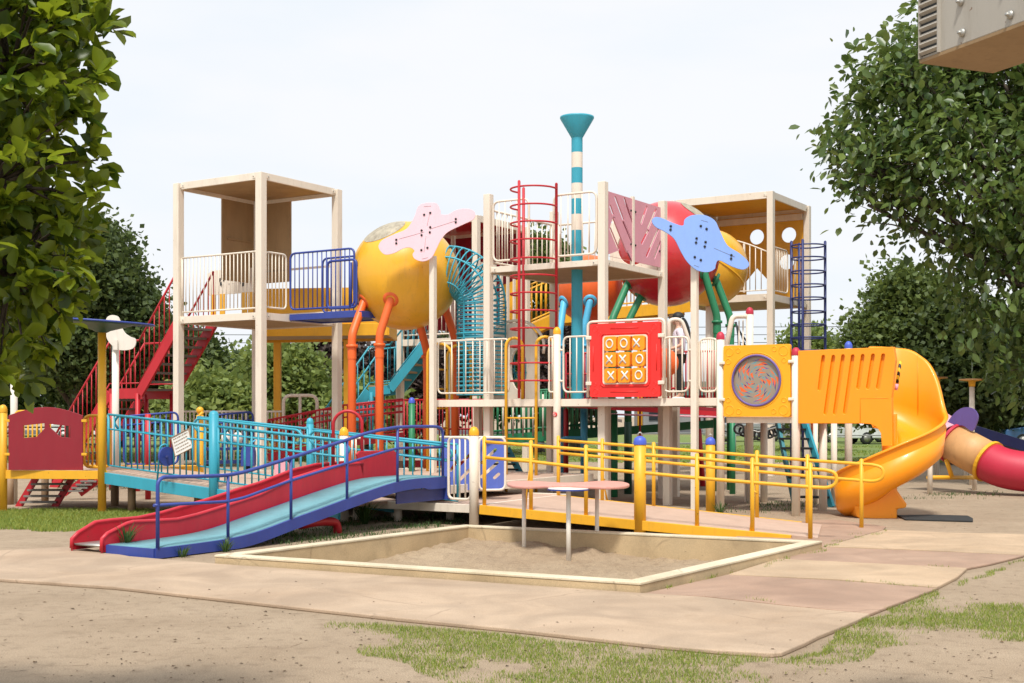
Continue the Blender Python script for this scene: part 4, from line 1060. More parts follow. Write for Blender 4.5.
def thinline(root, pts, D, mat='grey', r=.004):
    for a, b in pts:
        m = MB(); m.tube([P(a[0], a[1], D), P(b[0], b[1], D)], .0022, 4); m.build('seam_line', mat, root)
thinline(pn1, [((399, 239), (424, 232)), ((430, 229), (455, 221)), ((426, 236), (424, 252)), ((427, 226), (430, 212)), ((424, 206.5), (431, 206)), ((422, 259), (428, 257.5))], 22.1-.16)
o2 = [(640+x/3.795, 170+y/3.795) for x, y in [(45,195),(55,180),(80,182),(130,203),(163,211),(170,187),(198,172),(245,172),(283,192),(300,225),(330,285),(375,315),(408,345),(412,365),(390,378),(350,367),(300,343),(287,360),(283,376),(255,388),(215,380),(180,350),(155,310),(130,262),(95,235),(60,217)]]
b2_ = [(640+x/3.795, 170+y/3.795) for x, y in [(231,212),(253,223),(117,213),(116,226),(215,259),(213,275),(249,273),(246,290),(208,330),(231,341),(347,323),(346,336)]]
r2_, pn2 = bone('bone_panel', 'light blue bone shaped panel mounted on the tall post before the red ball', 694.7, 19.62, 266, o2, b2_, 'bone_blue', .12)
thinline(pn2, [((714, 248), (735, 257)), ((701, 220), (708, 222)), ((694, 265), (699, 267))], 19.62-.16)

# ---- turquoise spiral tunnel
tn = thing('cage_tunnel', 'turquoise barred tunnel curving from the yellow ball down to the middle deck', 'tunnel', A(483, 22.9, 1.75))
ctr = [P(430, 271, 23.3), P(446, 271, 23.15)]
bend = P(483, 273, 22.9)
for k in range(13):
    a = math.pi/2*k/12; s = P(448, 271, 23.15); R_ = .64
    ctr.append(s+V(((483-449)/F*23*math.sin(a), -.12*math.sin(a), -R_*(1-math.cos(a)))))
zc0 = ctr[-1].z; x0, y0 = ctr[-1].x, ctr[-1].y
for k in range(1, 15): ctr.append(V((x0, y0, zc0+(1.80-zc0)*k/14)))
# frames along path
def frames(pts):
    out = []; nrm = None
    for i in range(len(pts)):
        t = (pts[min(i+1, len(pts)-1)]-pts[max(i-1, 0)]).normalized()
        if nrm is None: nrm = t.cross(V((0, 1, 0))).normalized()
        nrm = (nrm-t*nrm.dot(t)).normalized(); out.append((pts[i], nrm, t.cross(nrm)))
    return out
def resamp(pts, ds):
    out = [pts[0]]; acc = 0
    for a, b in zip(pts[:-1], pts[1:]):
        L = (b-a).length; s = ds-acc
        while s <= L: out.append(a.lerp(b, s/L)); s += ds
        acc = (acc+L) % ds if L > 0 else acc
        acc = L-(s-ds)
    return out
rp = resamp(ctr, .078); frm = frames(rp)
TR = .445
for i, (c, n1, n2) in enumerate(frm):
    m = MB(); m.tube([c+(n1*math.cos(a)+n2*math.sin(a))*TR for a in [2*math.pi*k/22 for k in range(22)]], .014 if i % 12 else .024, 5, closed=True); m.build('ring', 'teal', tn)
for k in range(6):
    a = 2*math.pi*k/6+.05; m = MB(); m.tube([c+(n1*math.cos(a)+n2*math.sin(a))*TR for c, n1, n2 in frm], .019, 5); m.build('bar', 'teal', tn)

# ---- mid deck (D5)
LO = L2(4.17, 18.8)
LPt = lambda t: LO+U*t
tpl = lambda px: tpx(px, LO, U)
zm = 1.745
md = thing('middle_deck', 'long beige eye level play deck with red noughts and crosses panel and yellow ladders', 'play deck', LPt(3.5))
tL, tR = tpl(433), tpl(722)
m_poly = [LPt(tR)+W*.06, LPt(tL)+W*.06, LPt(tL)+W*2.9, LPt(tR)+W*2.9]
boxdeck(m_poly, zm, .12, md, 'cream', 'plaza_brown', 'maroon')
roundpost(md, LPt(tpl(557)), CH+(HY-333)/F*21, .062, 'cream', 'panel_yellow')
m = MB(); q = LPt(tpl(557))-W*.064; q = V((q.x, q.y, CH-(414.3-HY)/F*20.9)); m.lathe(q-V((0, .0, 0)), [(0, -.004), (.042, -.004), (.042, .0)], 16, W); stk = m.build('sticker', 'toy_red', md)
m = MB(); m.tube([q-W*.006+V((math.cos(a), 0, math.sin(a)))*.026 for a in [2*math.pi*k/12 for k in range(12)]], .004, 4, closed=True); m.box(q-W*.006, .04, .004, .008, (U+Z).normalized(), W); m.build('sticker_mark', 'white', stk)
roundpost(md, LPt(tpl(720.5)), CH+(HY-338)/F*19.4, .060, 'cream', 'crimson')
for px, D, w_, mt in [(606, 21.5, .165, 'cream'), (667.6, 21.1, .16, 'cream'), (676, 23.2, .14, 'cream'), (550, 22.6, .13, 'cream'), (478, 23.2, .15, 'cream'), (748, 21.8, .12, 'cream')]:
    p = A(px, D, 0); m = MB(); m.post(L2(p.x, p.y), -.05, 1.64 if px < 740 else 1.3, w_*.76, True, U); m.build('support', mt, md, bevel=.005)
yy = lambda py, t: CH-(py-HY)/F*LPt(t).y
def railpx(pxa, pxb, ptop, pbot, n, mat='cream', corner=.1, name='railing', r=.017, off=0, rb=.011):
    ta, tb = tpl(pxa), tpl(pxb); a, b = LPt(ta)+W*off, LPt(tb)+W*off; tm = (ta+tb)/2; z1, z0 = yy(ptop, tm), yy(pbot, tm)
    return railing(up(a, 0), up(b, 0), z0, z1, n, r, rb, corner).build(name, mat, md)
railpx(438, 509, 340, 393, 9)
railpx(563.5, 590, 336.5, 392, 3)
railpx(663.5, 688.5, 337, 391.5, 3)
railpx(699, 717, 338.5, 391.5, 7, off=.02)
railpx(697.5, 716, 343, 391.5, 4, off=.9)
railpx(549, 555.5, 337, 392, 1, corner=.04)
for i, (a, b) in enumerate([(437, 438), (558, 563), (688.5, 693), (717, 720)]):
    for py in (350, 381):
        m = MB(); ta, tb = tpl(a), tpl(b); m.tube([up(LPt(ta), yy(py, ta)), up(LPt(tb), yy(py, tb))], .02, 6); m.build('clamp', 'cream', md)
# back rails & uprights on the deck
for px0, px1, ptop, D in [(470, 497, 347, 23.4)]:
    railing(up(A(px0, D, 0), zm), up(A(px1, D-.4, 0), zm), .1, 1.0, 3, .017, .011, .1).build('railing', 'cream', md)
# noughts and crosses
def slotm(px, py): 
    q = onp(px, py, LPt(0)-W*.03, U); return q
ta, tb = tpl(588), tpl(664.5); 
tm = (ta+tb)/2
fa, fb = LPt(ta), LPt(tb); z1, z0 = yy(320.5, tm), yy(397, tm)
m = MB(); m.tube(fillet([up(fa, z0), up(fa, z1), up(fb, z1), up(fb, z0)], .09), .024, 8); m.build('panel_frame', 'cream', md)
tA, tB = tpl(591.5), tpl(661.5); PB = LPt(tB); wP = tA-tB
z1, z0 = yy(323, tm), yy(397, tm); hP = z1-z0
wx = lambda px: tpl(px)-tB
wz = lambda py: yy(py, tm)-z0
xa, xb = wx(649), wx(604.5); za, zb = wz(384), wz(335.5)
def rrect(x0, y0, x1, y1, r, n=4):
    out = []
    for (cx, cy, a0) in [(x1-r, y1-r, 0), (x0+r, y1-r, 90), (x0+r, y0+r, 180), (x1-r, y0+r, 270)]:
        for k in range(n+1): a = math.radians(a0+90*k/n); out.append((cx+r*math.cos(a), cy+r*math.sin(a)))
    return out
m = MB(); m.plate(up(PB-W*.02, z0), U, Z, rrect(0, 0, wP, hP, .03), [rrect(xa, za, xb, zb, .05)], .07); pn = m.build('game_panel', 'toy_red', md, bevel=.008)
m = MB(); e = .035
m.tube([up(PB-W*.058, z0)+U*x+Z*y for x, y in rrect(xa-e, za-e, xb+e, zb+e, .06)], .012, 6, closed=True); 
for (cx, cy, r) in [(.10, .09, .045), (.2, .16, .03), (.09, .2, .028), (wP-.1, .09, .045), (wP-.2, .16, .03), (wP-.09, .2, .028), (.1, hP-.08, .045), (wP-.1, hP-.08, .045), (.17, hP-.16, .028), (wP-.17, hP-.16, .028)]:
    m.tube([up(PB-W*.054, z0)+U*(cx+r*math.cos(a))+Z*(cy+r*math.sin(a)) for a in [2*math.pi*k/14 for k in range(14)]], .006, 5, closed=True)
for (y) in (.085, hP-.08): m.tube([up(PB-W*.055, z0+y)+U*(wP*.3), up(PB-W*.055, z0+y)+U*(wP*.7)], .011, 6)
for x in (.06, wP-.06): m.tube([up(PB-W*.055, z0+hP*.35)+U*x, up(PB-W*.055, z0+hP*.7)+U*x], .009, 6)
m.build('relief', 'toy_red', pn)
m = MB(); m.plate(up(PB-W*.02, z0), U, Z, rrect(xa-.004, za-.004, xb+.004, zb+.004, .05), [rrect(xa+.02, za+.02, xb-.02, zb-.02, .04)], .078); m.build('window_trim', 'cream', pn)
for (x_, z_) in [(-.02, .22), (-.02, hP-.22), (wP+.02, .22), (wP+.02, hP-.22)]:
    m = MB(); m.box(up(PB-W*.05, z0+z_)+U*x_, .1, .05, .06, U, W); m.build('bracket', 'cream', pn, bevel=.01)
grid = ['OOX', 'XXO', 'XXO']; offs = [(-.1, .05, -.45), (-.12, -.15, .4), (.15, .2, .1)]
cols = [613, 626.5, 641]; rws = [343.5, 359.5, 375.5]
for i in range(3):
    for j in range(3):
        cx = wx(cols[j]); cz = wz(rws[i]); w_ = .212; h_ = .228
        c = up(PB-W*.03, z0+cz)+U*cx
        m = MB(); m.plate(c, U, Z, rrect(-w_/2, -h_/2, w_/2, h_/2, .035), [], .14); bk = m.build('block', 'panel_yellow', pn, bevel=.012); bk.data.materials[0] = MATS['orange']
        m = MB(); o_ = c-W*.074-U*(offs[i][j]*.1 if abs(offs[i][j]) < .3 else offs[i][j]*.06)
        if grid[i][j] == 'O': m.tube([o_+U*(.058*math.cos(a))+Z*(.066*math.sin(a)) for a in [2*math.pi*k/18 for k in range(18)]], .012, 6, closed=True)
        else:
            for s in (-1, 1): m.tube([o_+U*(-.055*s)+Z*-.065, o_+U*(.055*s)+Z*.065], .014, 6)
        m.build('mark', 'white', bk)
m = MB()
for py in (351.5, 367.5): m.tube([up(PB-W*.02, z0+wz(py+8))+U*xa, up(PB-W*.02, z0+wz(py+8))+U*xb], .008, 5)
for cx in cols: m.tube([up(PB-W*.02, z0+za)+U*wx(cx), up(PB-W*.02, z0+zb)+U*wx(cx)], .01, 6)
m.build('rod', 'steel', pn)
# yellow front ladder
def hoopladder(label, p_out1, p_in1, p_out2, p_in2, ztop, zdk, rungs, zb=-.02):
    root = thing('ladder', label, 'ladder', up((p_out1+p_out2)/2, 0), 'yellow hooped ladders')
    for a, b in ((p_out1, p_in1), (p_out2, p_in2)):
        d = (b-a); mid_ = (a+b)/2; R_ = d.length/2; pts = [up(a, zb), up(a, ztop-R_)]
        pts += [up(mid_-d.normalized()*R_*math.cos(t), ztop-R_+R_*math.sin(t)) for t in [math.pi*k/10 for k in range(1, 10)]]
        pts += [up(b, ztop-R_), up(b, zdk)]
        m = MB(); m.tube(pts, .026, 8); m.build('rail', 'yellow', root)
    for z in rungs: m = MB(); m.tube([up(p_out1, z), up(p_out2, z)], .017, 6); m.build('rung', 'yellow', root)
    return root
off = -W*.1
def Lp(px, o_=0): return LPt(tpl(px))+W*o_
hoopladder('yellow ladder with hooped handrails at the front edge of the middle deck', Lp(508, -.06), Lp(518, .14), Lp(538, -.06), Lp(549.5, .14), CH+(HY-337)/F*21.2, zm,
           [CH-(y-HY)/F*21.2 for y in (418, 439, 459, 479)])
q0 = LPt(tL)
hoopladder('yellow ladder with hooped handrails on the left end of the middle deck', q0+W*.25+U*.30, q0+W*.4-U*.12, q0+W*.85+U*.30, q0+W*1.0-U*.12, CH+(HY-343.5)/F*22.6, zm, [.2, .55, .9, 1.25, 1.6, 1.95, 2.3])
# arch panel with oval hole
ap = A(491, 23.2, 0); ae = A(539, 22.4, 0); d_ = (L2(ae.x, ae.y)-L2(ap.x, ap.y)); wd = d_.length; d_.normalize()
m = MB(); hh = 1.36; arch = [(0, 0), (wd, 0)]+[(wd/2+wd/2*math.cos(a), .96+.42*math.sin(a)) for a in [math.pi*k/14 for k in range(15)]]
hole = [(wd*.60+.2*math.cos(a), .55+.37*math.sin(a)) for a in [2*math.pi*k/28 for k in range(28)]]
m.plate(up(ap, zm), d_, Z, arch, [hole], .04); m.build('arch_panel', 'cream', md)
m = MB(); nrm = d_.cross(Z)
m.tube([up(ap, zm)+d_*x+Z*z+nrm*.0 for x, z in [(wd/2+(wd/2+.12)*math.cos(a), .92+.5*math.sin(a)) for a in [math.pi*(k-1)/14 for k in range(17)]]], .028, 6); m.build('arch_rail', 'cream', md)
hp = up(ap, zm)+d_*wd*.6+Z*.55+V((0, .35, 0))
m = MB()
for x in (-.12, .06, .16): m.tube([hp+d_*x-Z*.5, hp+d_*x+Z*.5], .014, 6)
m.tube([hp-d_*.2-Z*.05, hp+d_*.25-Z*.05], .018, 6); m.tube([hp-d_*.22+Z*.08, hp+d_*.0-Z*.2], .014, 6); m.build('climbing_bar', 'teal', md)
# beige entry hoops (slide handles)
def hoop(root, pts, D, r=.03, mat='cream', name='hoop'):
    m = MB(); m.tube(fillet([P(x, y, D) for x, y in pts], .09), r, 8); return m.build(name, mat, root)
hoop(md, [(669, 396), (669, 319.5), (681.5, 319.5), (692, 350), (692, 396)], 20.6, .034)
hoop(md, [(721, 372), (732.5, 316), (750, 316)], 21.6, .045)
roundpost(md, A(749.7, 21.6, 0), CH+(HY-313)/F*21.6, .062, 'cream', 'crimson')
m = MB()
for a, b in [((736, 322), (741, 350)), ((741, 333), (747, 350)), ((735, 322), (747, 342)), ((738, 335), (739, 352))]:
    A0, B0 = P(*a, 21.9), P(*b, 21.9); m.tube([A0, A0.lerp(B0, .5)-Z*.03, B0], .016, 5)
m.build('rope', 'black', md)
m = MB()
for px in (739, 743): m.tube([P(px, 320, 21.7), P(px, 395, 21.7)], .012, 5)
m.build('railing', 'cream', md)
# orange barrel on the deck
m = MB(); m.ball(P(664, 363, 21.6), .25, 24, 16, (1, .7, 1.0)); m.build('barrel', 'vermilion', md)
m = MB(); m.tube([up(P(664, 363, 21.6), zm), P(664, 363, 21.6)], .03, 8); m.build('barrel_stem', 'cream', md)

# ---- low deck (D6) with yellow panel
zl = 1.455
ld = thing('side_deck', 'low beige deck between the red capped posts with the yellow round window panel', 'play deck', LPt(.4))
boxdeck([LPt(tR)-U*.07+W*.05, LPt(0)+W*.05, LPt(0)+W*1.5, LPt(tR)-U*.07+W*1.5], zl, .09, ld, 'cream', 'plaza_brown', 'ply_and_shade')
roundpost(ld, LPt(0), CH+(HY-354)/F*18.8, .062, 'cream', 'crimson')
for px, D, r in [(823, 19.95, .062), (834, 21.2, .05), (848.5, 21.5, .062), (764, 21.8, .06), (815.5, 21.4, .04)]:
    roundpost(ld, A(px, D, 0), 1.37 if px != 848.5 else CH+(HY-347)/F*21.5, r, 'cream', 'cap_blue' if px == 848.5 else None)
tA, tB = tpl(724.8), tpl(791.3); PB = LPt(tB); wP = tA-tB; tm = (tA+tB)/2
z1, z0 = yy(345, tm), yy(416.8, tm); hP = z1-z0
ccx, ccz = wP/2, hP*.505; rr = .38
m = MB(); m.plate(up(PB-W*.02, z0), U, Z, rrect(0, 0, wP, hP, .03), [circ(ccx, ccz, .375, 40)], .07); pn = m.build('round_window_panel', 'panel_yellow', ld, bevel=.008)
m = MB(); fc = up(PB-W*.055, z0+ccz)+U*ccx
m.tube([fc+U*(.415*math.cos(a))+Z*(.415*math.sin(a)) for a in [2*math.pi*k/40 for k in range(40)]], .007, 5, closed=True)
for (cx, cy, r) in [(.1, .1, .07), (.25, .08, .035), (.09, .25, .035), (wP-.1, .1, .07), (wP-.25, .08, .04), (wP-.08, .25, .035), (.1, hP-.1, .07), (.24, hP-.07, .035), (.09, hP-.24, .035), (wP-.1, hP-.1, .06), (wP-.24, hP-.08, .035), (wP-.08, hP-.24, .04)]:
    m.tube([up(PB-W*.054, z0)+U*(cx+r*math.cos(a))+Z*(cy+r*math.sin(a)) for a in [2*math.pi*k/18 for k in range(18)]], .007, 5, closed=True)
    m.ball(up(PB-W*.05, z0)+U*cx+Z*cy, r*.7, 12, 8, (1, 1, 1)) if False else None
m.build('relief', 'panel_yellow', pn)
m = MB(); m.tube([fc+U*(.375*math.cos(a))+Z*(.375*math.sin(a))-W*.005 for a in [2*math.pi*k/40 for k in range(40)]], .017, 8, closed=True); m.build('window_ring', 'purple', pn)
m = MB(); m.lathe(fc+W*.04, [(0, 0), (.37, 0), (.37, .012), (0, .012)], 40, W, smooth=False); dsc = m.build('disc', 'kaleidoscope', pn)
bpy.data.objects.remove(dsc)
m = MB(); NR, NK = 9, 20; rs = random.Random(4); vs = [fc+W*.03]; 
for r_i in range(1, NR+1):
    R_ = .37*(r_i/NR)**.85; tw = r_i*.3
    for k in range(NK): a = 2*math.pi*(k+.5*(r_i % 2))/NK+tw; vs.append(fc+W*.03+U*(R_*math.cos(a))+Z*(R_*math.sin(a)))
vi = lambda r, k: 1+(r-1)*NK+k % NK
m.v = vs
def addf(f, mi): m.f.append(f); m.sm.append(False); m.mi.append(mi)
for k in range(NK): addf([0, vi(1, k), vi(1, k+1)], 0)
for r in range(1, NR):
    for k in range(NK):
        e = r % 2
        a, b = vi(r, k), vi(r, k+1); c0, c1 = (vi(r+1, k), vi(r+1, k+1)) 
        col = 0
        if (r+k) % 2 == 0: col = [1, 2, 4, 1, 3][(k+2*r) % 5]
        if r == 8: col = 0
        addf([a, c1 if e else c0, b], col)
        if e: addf([a, c0, c1], 3 if (r+k) % 4 == 1 and r < 8 else 0)
        else: addf([b, c0, c1], 3 if (r+k) % 4 == 1 and r < 8 else 0)
m.build('patterned_disc', ['kaleidoscope', 'teal', 'purple', 'vermilion', 'navy'], pn, solid=.01)
for (x_, z_) in [(-.02, .26), (-.02, hP-.26), (wP+.02, .26), (wP+.02, hP-.26)]:
    m = MB(); m.box(up(PB-W*.05, z0+z_)+U*x_, .09, .05, .045, U, W); m.build('bracket', 'cream', pn, bevel=.01)
# ---- orange spiral slide
so_c = A(889.5, 18.72, 0); so_c = L2(so_c.x, so_c.y); RO = .76
os_ = thing('spiral_slide', 'bright orange plastic spiral slide with grooved side panel and curved hood', 'slide', so_c)
LPp = lambda px: LO-U*.0+U*tpl(px)
tA, tB = tpl(800), tpl(896); PB = LPt(tB); wP = tA-tB
zy = lambda py: CH-(py-HY)/F*18.45
def pw(px, py): 
    q = onp(px, py, LO, U); return ((L2(q.x, q.y)-PB).dot(U), q.z)
outl = [pw(*q) for q in [(800, 351), (800, 423.5), (862, 423.5)]]+[pw(*q) for q in [(872, 424), (879, 427.5), (882.5, 433), (883.5, 446), (894, 446), (893, 398), (897, 360), (895, 347)]]

z3 = lambda x, y: (790+x/5.694, 335+y/5.694)
m = MB()
gr = [((200, 125), (178, 308)), ((257, 125), (212, 445)), ((312, 122), (265, 445)), ((367, 122), (322, 442)), ((424, 120), (398, 300)), ((482, 118), (453, 300)), ((540, 117), (510, 300))]
hl_ = []
for a, b in gr:
    q = pw(*z3(*a)); s = pw(*z3(*b)); hl_.append(slot(q[0], q[1], s[0], s[1], .026))
m.plate(PB-W*.06, U, Z, outl, hl_, .05); pnl = m.build('side_panel', 'orange', os_, bevel=.007)
m = MB(); m.plate(PB-W*.008, U, Z, outl, [], .05); m.build('backing', 'orange', pnl)
m = MB()
m.tube([PB-W*.085+U*x+Z*z for x, z in [pw(862, 423), pw(862, 398.5), pw(890, 398)]], .005, 5)
m.build('seam', 'orange', pnl)
# helical chute: angle phi measured from +X ccw (view from above), runs from back (110deg) clockwise to left/back (-230)
TT = [(-240, .42), (-180, .62), (-135, .83), (-90, 1.11), (-45, 1.34), (-5, 1.52), (0, 1.56), (12, 1.93), (27, 2.25), (50, 2.46), (80, 2.51), (120, 2.51)]
FT = [(-240, .02), (-180, .16), (-135, .36), (-90, .64), (-45, .87), (0, 1.09), (60, 1.34), (85, 1.42), (120, 1.42)]
def tab(T, x):
    for (a, za), (b, zb) in zip(T[:-1], T[1:]):
        if x <= b: return za+(zb-za)*(x-a)/(b-a)
    return T[-1][1]
helix = lambda ph: sum(tab(FT, ph+o) for o in (-12, 0, 12))/3
topz = lambda ph: sum(tab(TT, ph+o) for o in (-5, 0, 5))/3
phis = [96-(96+222)*k/80 for k in range(81)]
def pt(phi, r, z): a = math.radians(phi); return V((so_c.x+r*math.cos(a), so_c.y+r*math.sin(a), z))
rows = []
for ph in phis:
    fz = helix(ph); tz = topz(ph); r = []
    prof = [(.10, fz+.16), (.11, fz+.03), (.20, fz-.02), (.45, fz-.03), (.62, fz+.0), (.70, fz+.08), (RO-.01, fz+.2), (RO, fz+.32), (RO+.0, tz-.02), (RO+.02, tz), (RO+.05, tz-.015)]
    rows.append([pt(ph, a, z) for a, z in prof])
m = MB(); m.sheet(rows); m.build('chute', 'orange', os_, solid=.035)
# outer lower skirt following the chute
rows = [[pt(ph, RO+.02, helix(ph)+.3), pt(ph, RO-.02, helix(ph)-.03), pt(ph, RO-.13, helix(ph)-.12), pt(ph, .3, helix(ph)-.14)] for ph in phis]
m = MB(); m.sheet(rows); m.build('skirt', 'orange', os_, solid=.02)
# hood roof edge cap connecting panel to hood
ib = L2(*pt(96, RO+.02, 0).xy)
m = MB(); m.beam(up(ib-U*.02, 1.92), up(ib+U*1.35, 1.92), .04, 1.1); m.build('rear_panel', 'orange', os_)
m = MB(); m.tube([up(ib, 1.46)-W*.024-U*.0, up(ib+U*.9, 1.46)-W*.024], .008, 5); m.tube([pt(40, RO-.02, 1.46), pt(40, RO-.02, 2.38)], .007, 5); m.tube([pt(a, RO-.02, 1.46) for a in range(40, 97, 4)], .007, 5); m.build('seam', 'orange', os_)
m = MB(); m.prism([up(PB+U*.45+W*.02, 1.4), up(PB+U*wP+W*.02, 1.4), up(PB+U*wP+W*.8, 1.4), up(PB+U*.6+W*.8, 1.4)], Z*.04); m.build('entry_floor', 'orange', os_)
m = MB(); q = P(898.5, 375, 18.6); m.beam(P(900, 361, 18.25), P(896.5, 389, 18.25), .035, .03) if False else m.tube([P(900.5, 361, 18.2), P(897, 384, 18.2)], .022, 6); m.build('grip_strap', 'hazard', os_)
m = MB(); m.tube([P(897, 384, 18.2), P(896, 390, 18.2)], .024, 6); m.build('strap_end', 'pink', os_)
# base column
cb = [(853.5, 517), (850, 500), (851, 486), (862, 470), (882, 462), (891.5, 470), (892.5, 488), (903, 503), (903, 507), (893, 508), (893.5, 519.5)]
bpts = [P(x, y, 18.6) for x, y in cb]
m = MB(); m.prism(bpts, V((0, .42, 0))); m.build('base', 'orange', os_, bevel=.04)
m = MB(); m.tube([up(so_c, -.02), up(so_c, 1.5)], .11, 14); m.build('centre_column', 'orange', os_)
# rubber mat
m = MB(); a = G(897, 516.5); b = G(973, 519.5); c_ = G(973, 522.5); d = G(905, 520.5); m.prism([up(q, .012) for q in (a, G(930, 516), G(968, 517), b, c_, d)], Z*.022)
tag(m.build('landing_mat', 'tire', bevel=.01), 'black rubber mat lying flat at the foot of the orange spiral slide', 'mat')
# timber/rope stair behind
ss = thing('step_ladder', 'steep stair with turquoise stringers and dark treads behind the side deck', 'ladder', A(810, 20.9, 0))
sa = [(A(777, 21.6, 1.4), A(795, 20.7, 0)), (A(804, 21.2, 1.4), A(832, 20.6, 0))]
for i, (a, b) in enumerate(sa):
    m = MB(); m.beam(a, b, .05, .11); m.build('stringer', 'teal_dark' if i == 0 else 'teal', ss)
for k in range(1, 9):
    s = k/9; m = MB(); m.beam(sa[0][0].lerp(sa[0][1], s), sa[1][0].lerp(sa[1][1], s), .16, .035); m.build('tread', 'black', ss)
m = MB(); m.beam(A(797, 21.8, 1.4), A(790, 22.6, 0.2), .04, .08); m.beam(A(812, 22.4, 1.4), A(822, 23, 0.2), .04, .08); m.build('brace', 'vermilion', ss)
# tyre bridge
tb_ = thing('tyre_bridge', 'sagging row of small black tyres strung below the round window panel', 'tyre bridge', P(758, 437, 23))
for k in range(9):
    c = P(739+k*5.0, 429+6*math.sin(math.pi*k/8), 23+.05*k); m = MB()
    for t in (0,): m.tube([c+V((math.cos(a)*.085, .0, math.sin(a)*.085)) for a in [2*math.pi*j/14 for j in range(14)]], .022, 6, closed=True)
    m.build('tyre', 'tire', tb_)
m = MB(); m.tube([P(735, 425, 23), P(758, 432, 23), P(782, 426, 23)], .015, 5); m.tube([P(735, 423, 23.2), P(782, 424, 23.2)], .012, 5); m.build('chain', 'steel', tb_)

# ---- right tube slide
tsl = thing('tube_slide', 'pink, tan and crimson tube slide running off the right edge behind the orange slide', 'slide', A(985, 23.8, 0))
pth = [P(925, 423, 25.2), P(940, 431, 24.9), P(954, 443, 24.5), P(988.5, 461.5, 23.9), P(1001, 467.5, 23.7), P(1020, 471.5, 23.5), P(1050, 473, 23.3), P(1085, 475, 23.1)]
def arcpath(p): return resamp(fillet(p, .5, 6), .08)
RT = .36
seg1 = [pth[0], pth[1], pth[2]]; seg2 = [pth[2], pth[3]]; seg3 = pth[3:]
m = MB(); m.tube(arcpath(seg1), RT, 28, caps=False); m.build('tube_section', 'pink', tsl, solid=.02)
m = MB(); m.tube(seg2, RT*.985, 28, caps=False); m.build('tube_section', 'tan_tube', tsl, solid=.02)
m = MB(); m.tube(arcpath(seg3), RT, 28, caps=False); m.build('tube_section', 'crimson', tsl, solid=.02)
def flange(p, d, mat, r0=RT, r1=.045): 
    m = MB(); m.lathe(p, [(r0-.01, -.03), (r0+r1, -.03), (r0+r1, .03), (r0-.01, .03)], 28, d.normalized(), smooth=False); m.build('flange', mat, tsl)
flange(pth[2], pth[3]-pth[2], 'crimson'); flange(pth[3], pth[3]-pth[2], 'yellow')
dd = (pth[3]-pth[2]).normalized(); sd_ = dd.cross(Z).normalized(); upv = sd_.cross(dd)
m = MB(); c_ = pth[2]-dd*.09
n1 = (V((.55, -.25, .8))).normalized()
loop_ = [P(x, y, 24.5-(x-948)*.016) for x, y in catmull([(943.5, 436), (947, 424), (955, 413), (964, 407.5), (973, 408.5), (978, 415), (977, 423), (972.5, 431), (963, 425.5), (953, 428)], 4)]
m.prism(loop_, V((.10, .12, .0))*.35); m.build('fin', 'navy', tsl); 
bpy.data.objects[[o.name for o in bpy.data.objects if o.name.startswith('fin')][-1]].data.materials[0] = MATS['purple']
for px, yb in ((930, 494), (974.5, 490)):
    p = A(px, 1920/(yb-HY), 0); m = MB(); m.tube([up(p, -.05), up(p, 1.0 if px < 950 else .9)], .048, 10); m.build('leg', 'cream', tsl)
m = MB(); m.tube([P(928, 477.5, 24.0), P(976, 477.5, 25.0)], .04, 8); m.tube([P(946, 459, 24.4), P(952, 477, 24.4)], .045, 8); m.build('brace', 'yellow', tsl)
# navy chute behind
nsl = thing('navy_slide', 'navy blue open slide chute sloping down behind the tube slide', 'slide', A(1010, 28, 0))
a, b = P(962, 431, 28.4), P(1046, 457, 27)
for o_ in (0, .55):
    m = MB(); m.beam(a+V((0, o_, .1)), b+V((0, o_, .1)), .04, .22); m.build('side', 'navy', nsl)
m = MB(); m.prism([a, b, b+V((0, .55, 0)), a+V((0, .55, 0))], Z*.03); m.build('bed', 'navy', nsl)
for s in (.1, .8): q = a.lerp(b, s)+V((0, .27, 0)); m = MB(); m.tube([up(q, -.05), q], .05, 8); m.build('leg', 'cream', nsl)
# mushroom topped poles
for px, py, D, w_, lab in [(972, 379, 27, .26, 'cream pole with a flat yellow mushroom top right of the orange slide'), (937, 377, 30, .24, 'cream pole with flat top half hidden by the orange slide hood')]:
    p = A(px, D, 0); z1 = CH+(HY-py)/F*D; r = thing('mushroom_pole', lab, 'pole', p, 'flat topped poles')
    m = MB(); m.tube([up(p, -.05), up(p, z1-.1)], .055, 10); m.build('post', 'cream', r)
    m = MB(); m.lathe(up(p, z1), [(.065, -.16), (.075, -.05), (.25, -.03)], 16); m.build('collar', 'yellow', r)
    m = MB(); m.lathe(up(p, z1), [(0, -.03), (w_, -.03), (w_, 0), (0, .01)], 20); m.build('top', 'tan_tube', r)

# ================================================================= LEFT LOW AREA
X1 = V((1, 0, 0)); Y1 = V((0, 1, 0))
# yellow posted deck
ya_, yb_ = A(3, 19.6, 0), A(102, 19.4, 0)
yd_ = thing('yellow_deck', 'low yellow framed deck at far left with a dark red curved panel', 'play deck', A(50, 19.5, 0))
zdk = .64
dkp = [L2(ya_.x, ya_.y), L2(yb_.x+.05, yb_.y), L2(yb_.x+1.0, yb_.y+2.1), L2(ya_.x, ya_.y+2.1)]
boxdeck(dkp, zdk, .13, yd_, 'yellow', 'floor_pink', 'plaza_brown')
roundpost(yd_, ya_, CH+(HY-411)/F*19.6, .062, 'yellow', 'yellow')
x0, x1 = P(10, 440, 19.55).x, P(83, 440, 19.5).x; wP = x1-x0
z0 = CH-(470-HY)/F*19.5
arc = [(wP, .83)]+[(wP*(1-k/10), .83+.13*math.sin(math.pi*k/10)) for k in range(1, 10)]+[(0, .83)]
q = lambda x, y: ((x-29)/4.27/F*19.5, (387-y)/4.27/F*19.5)
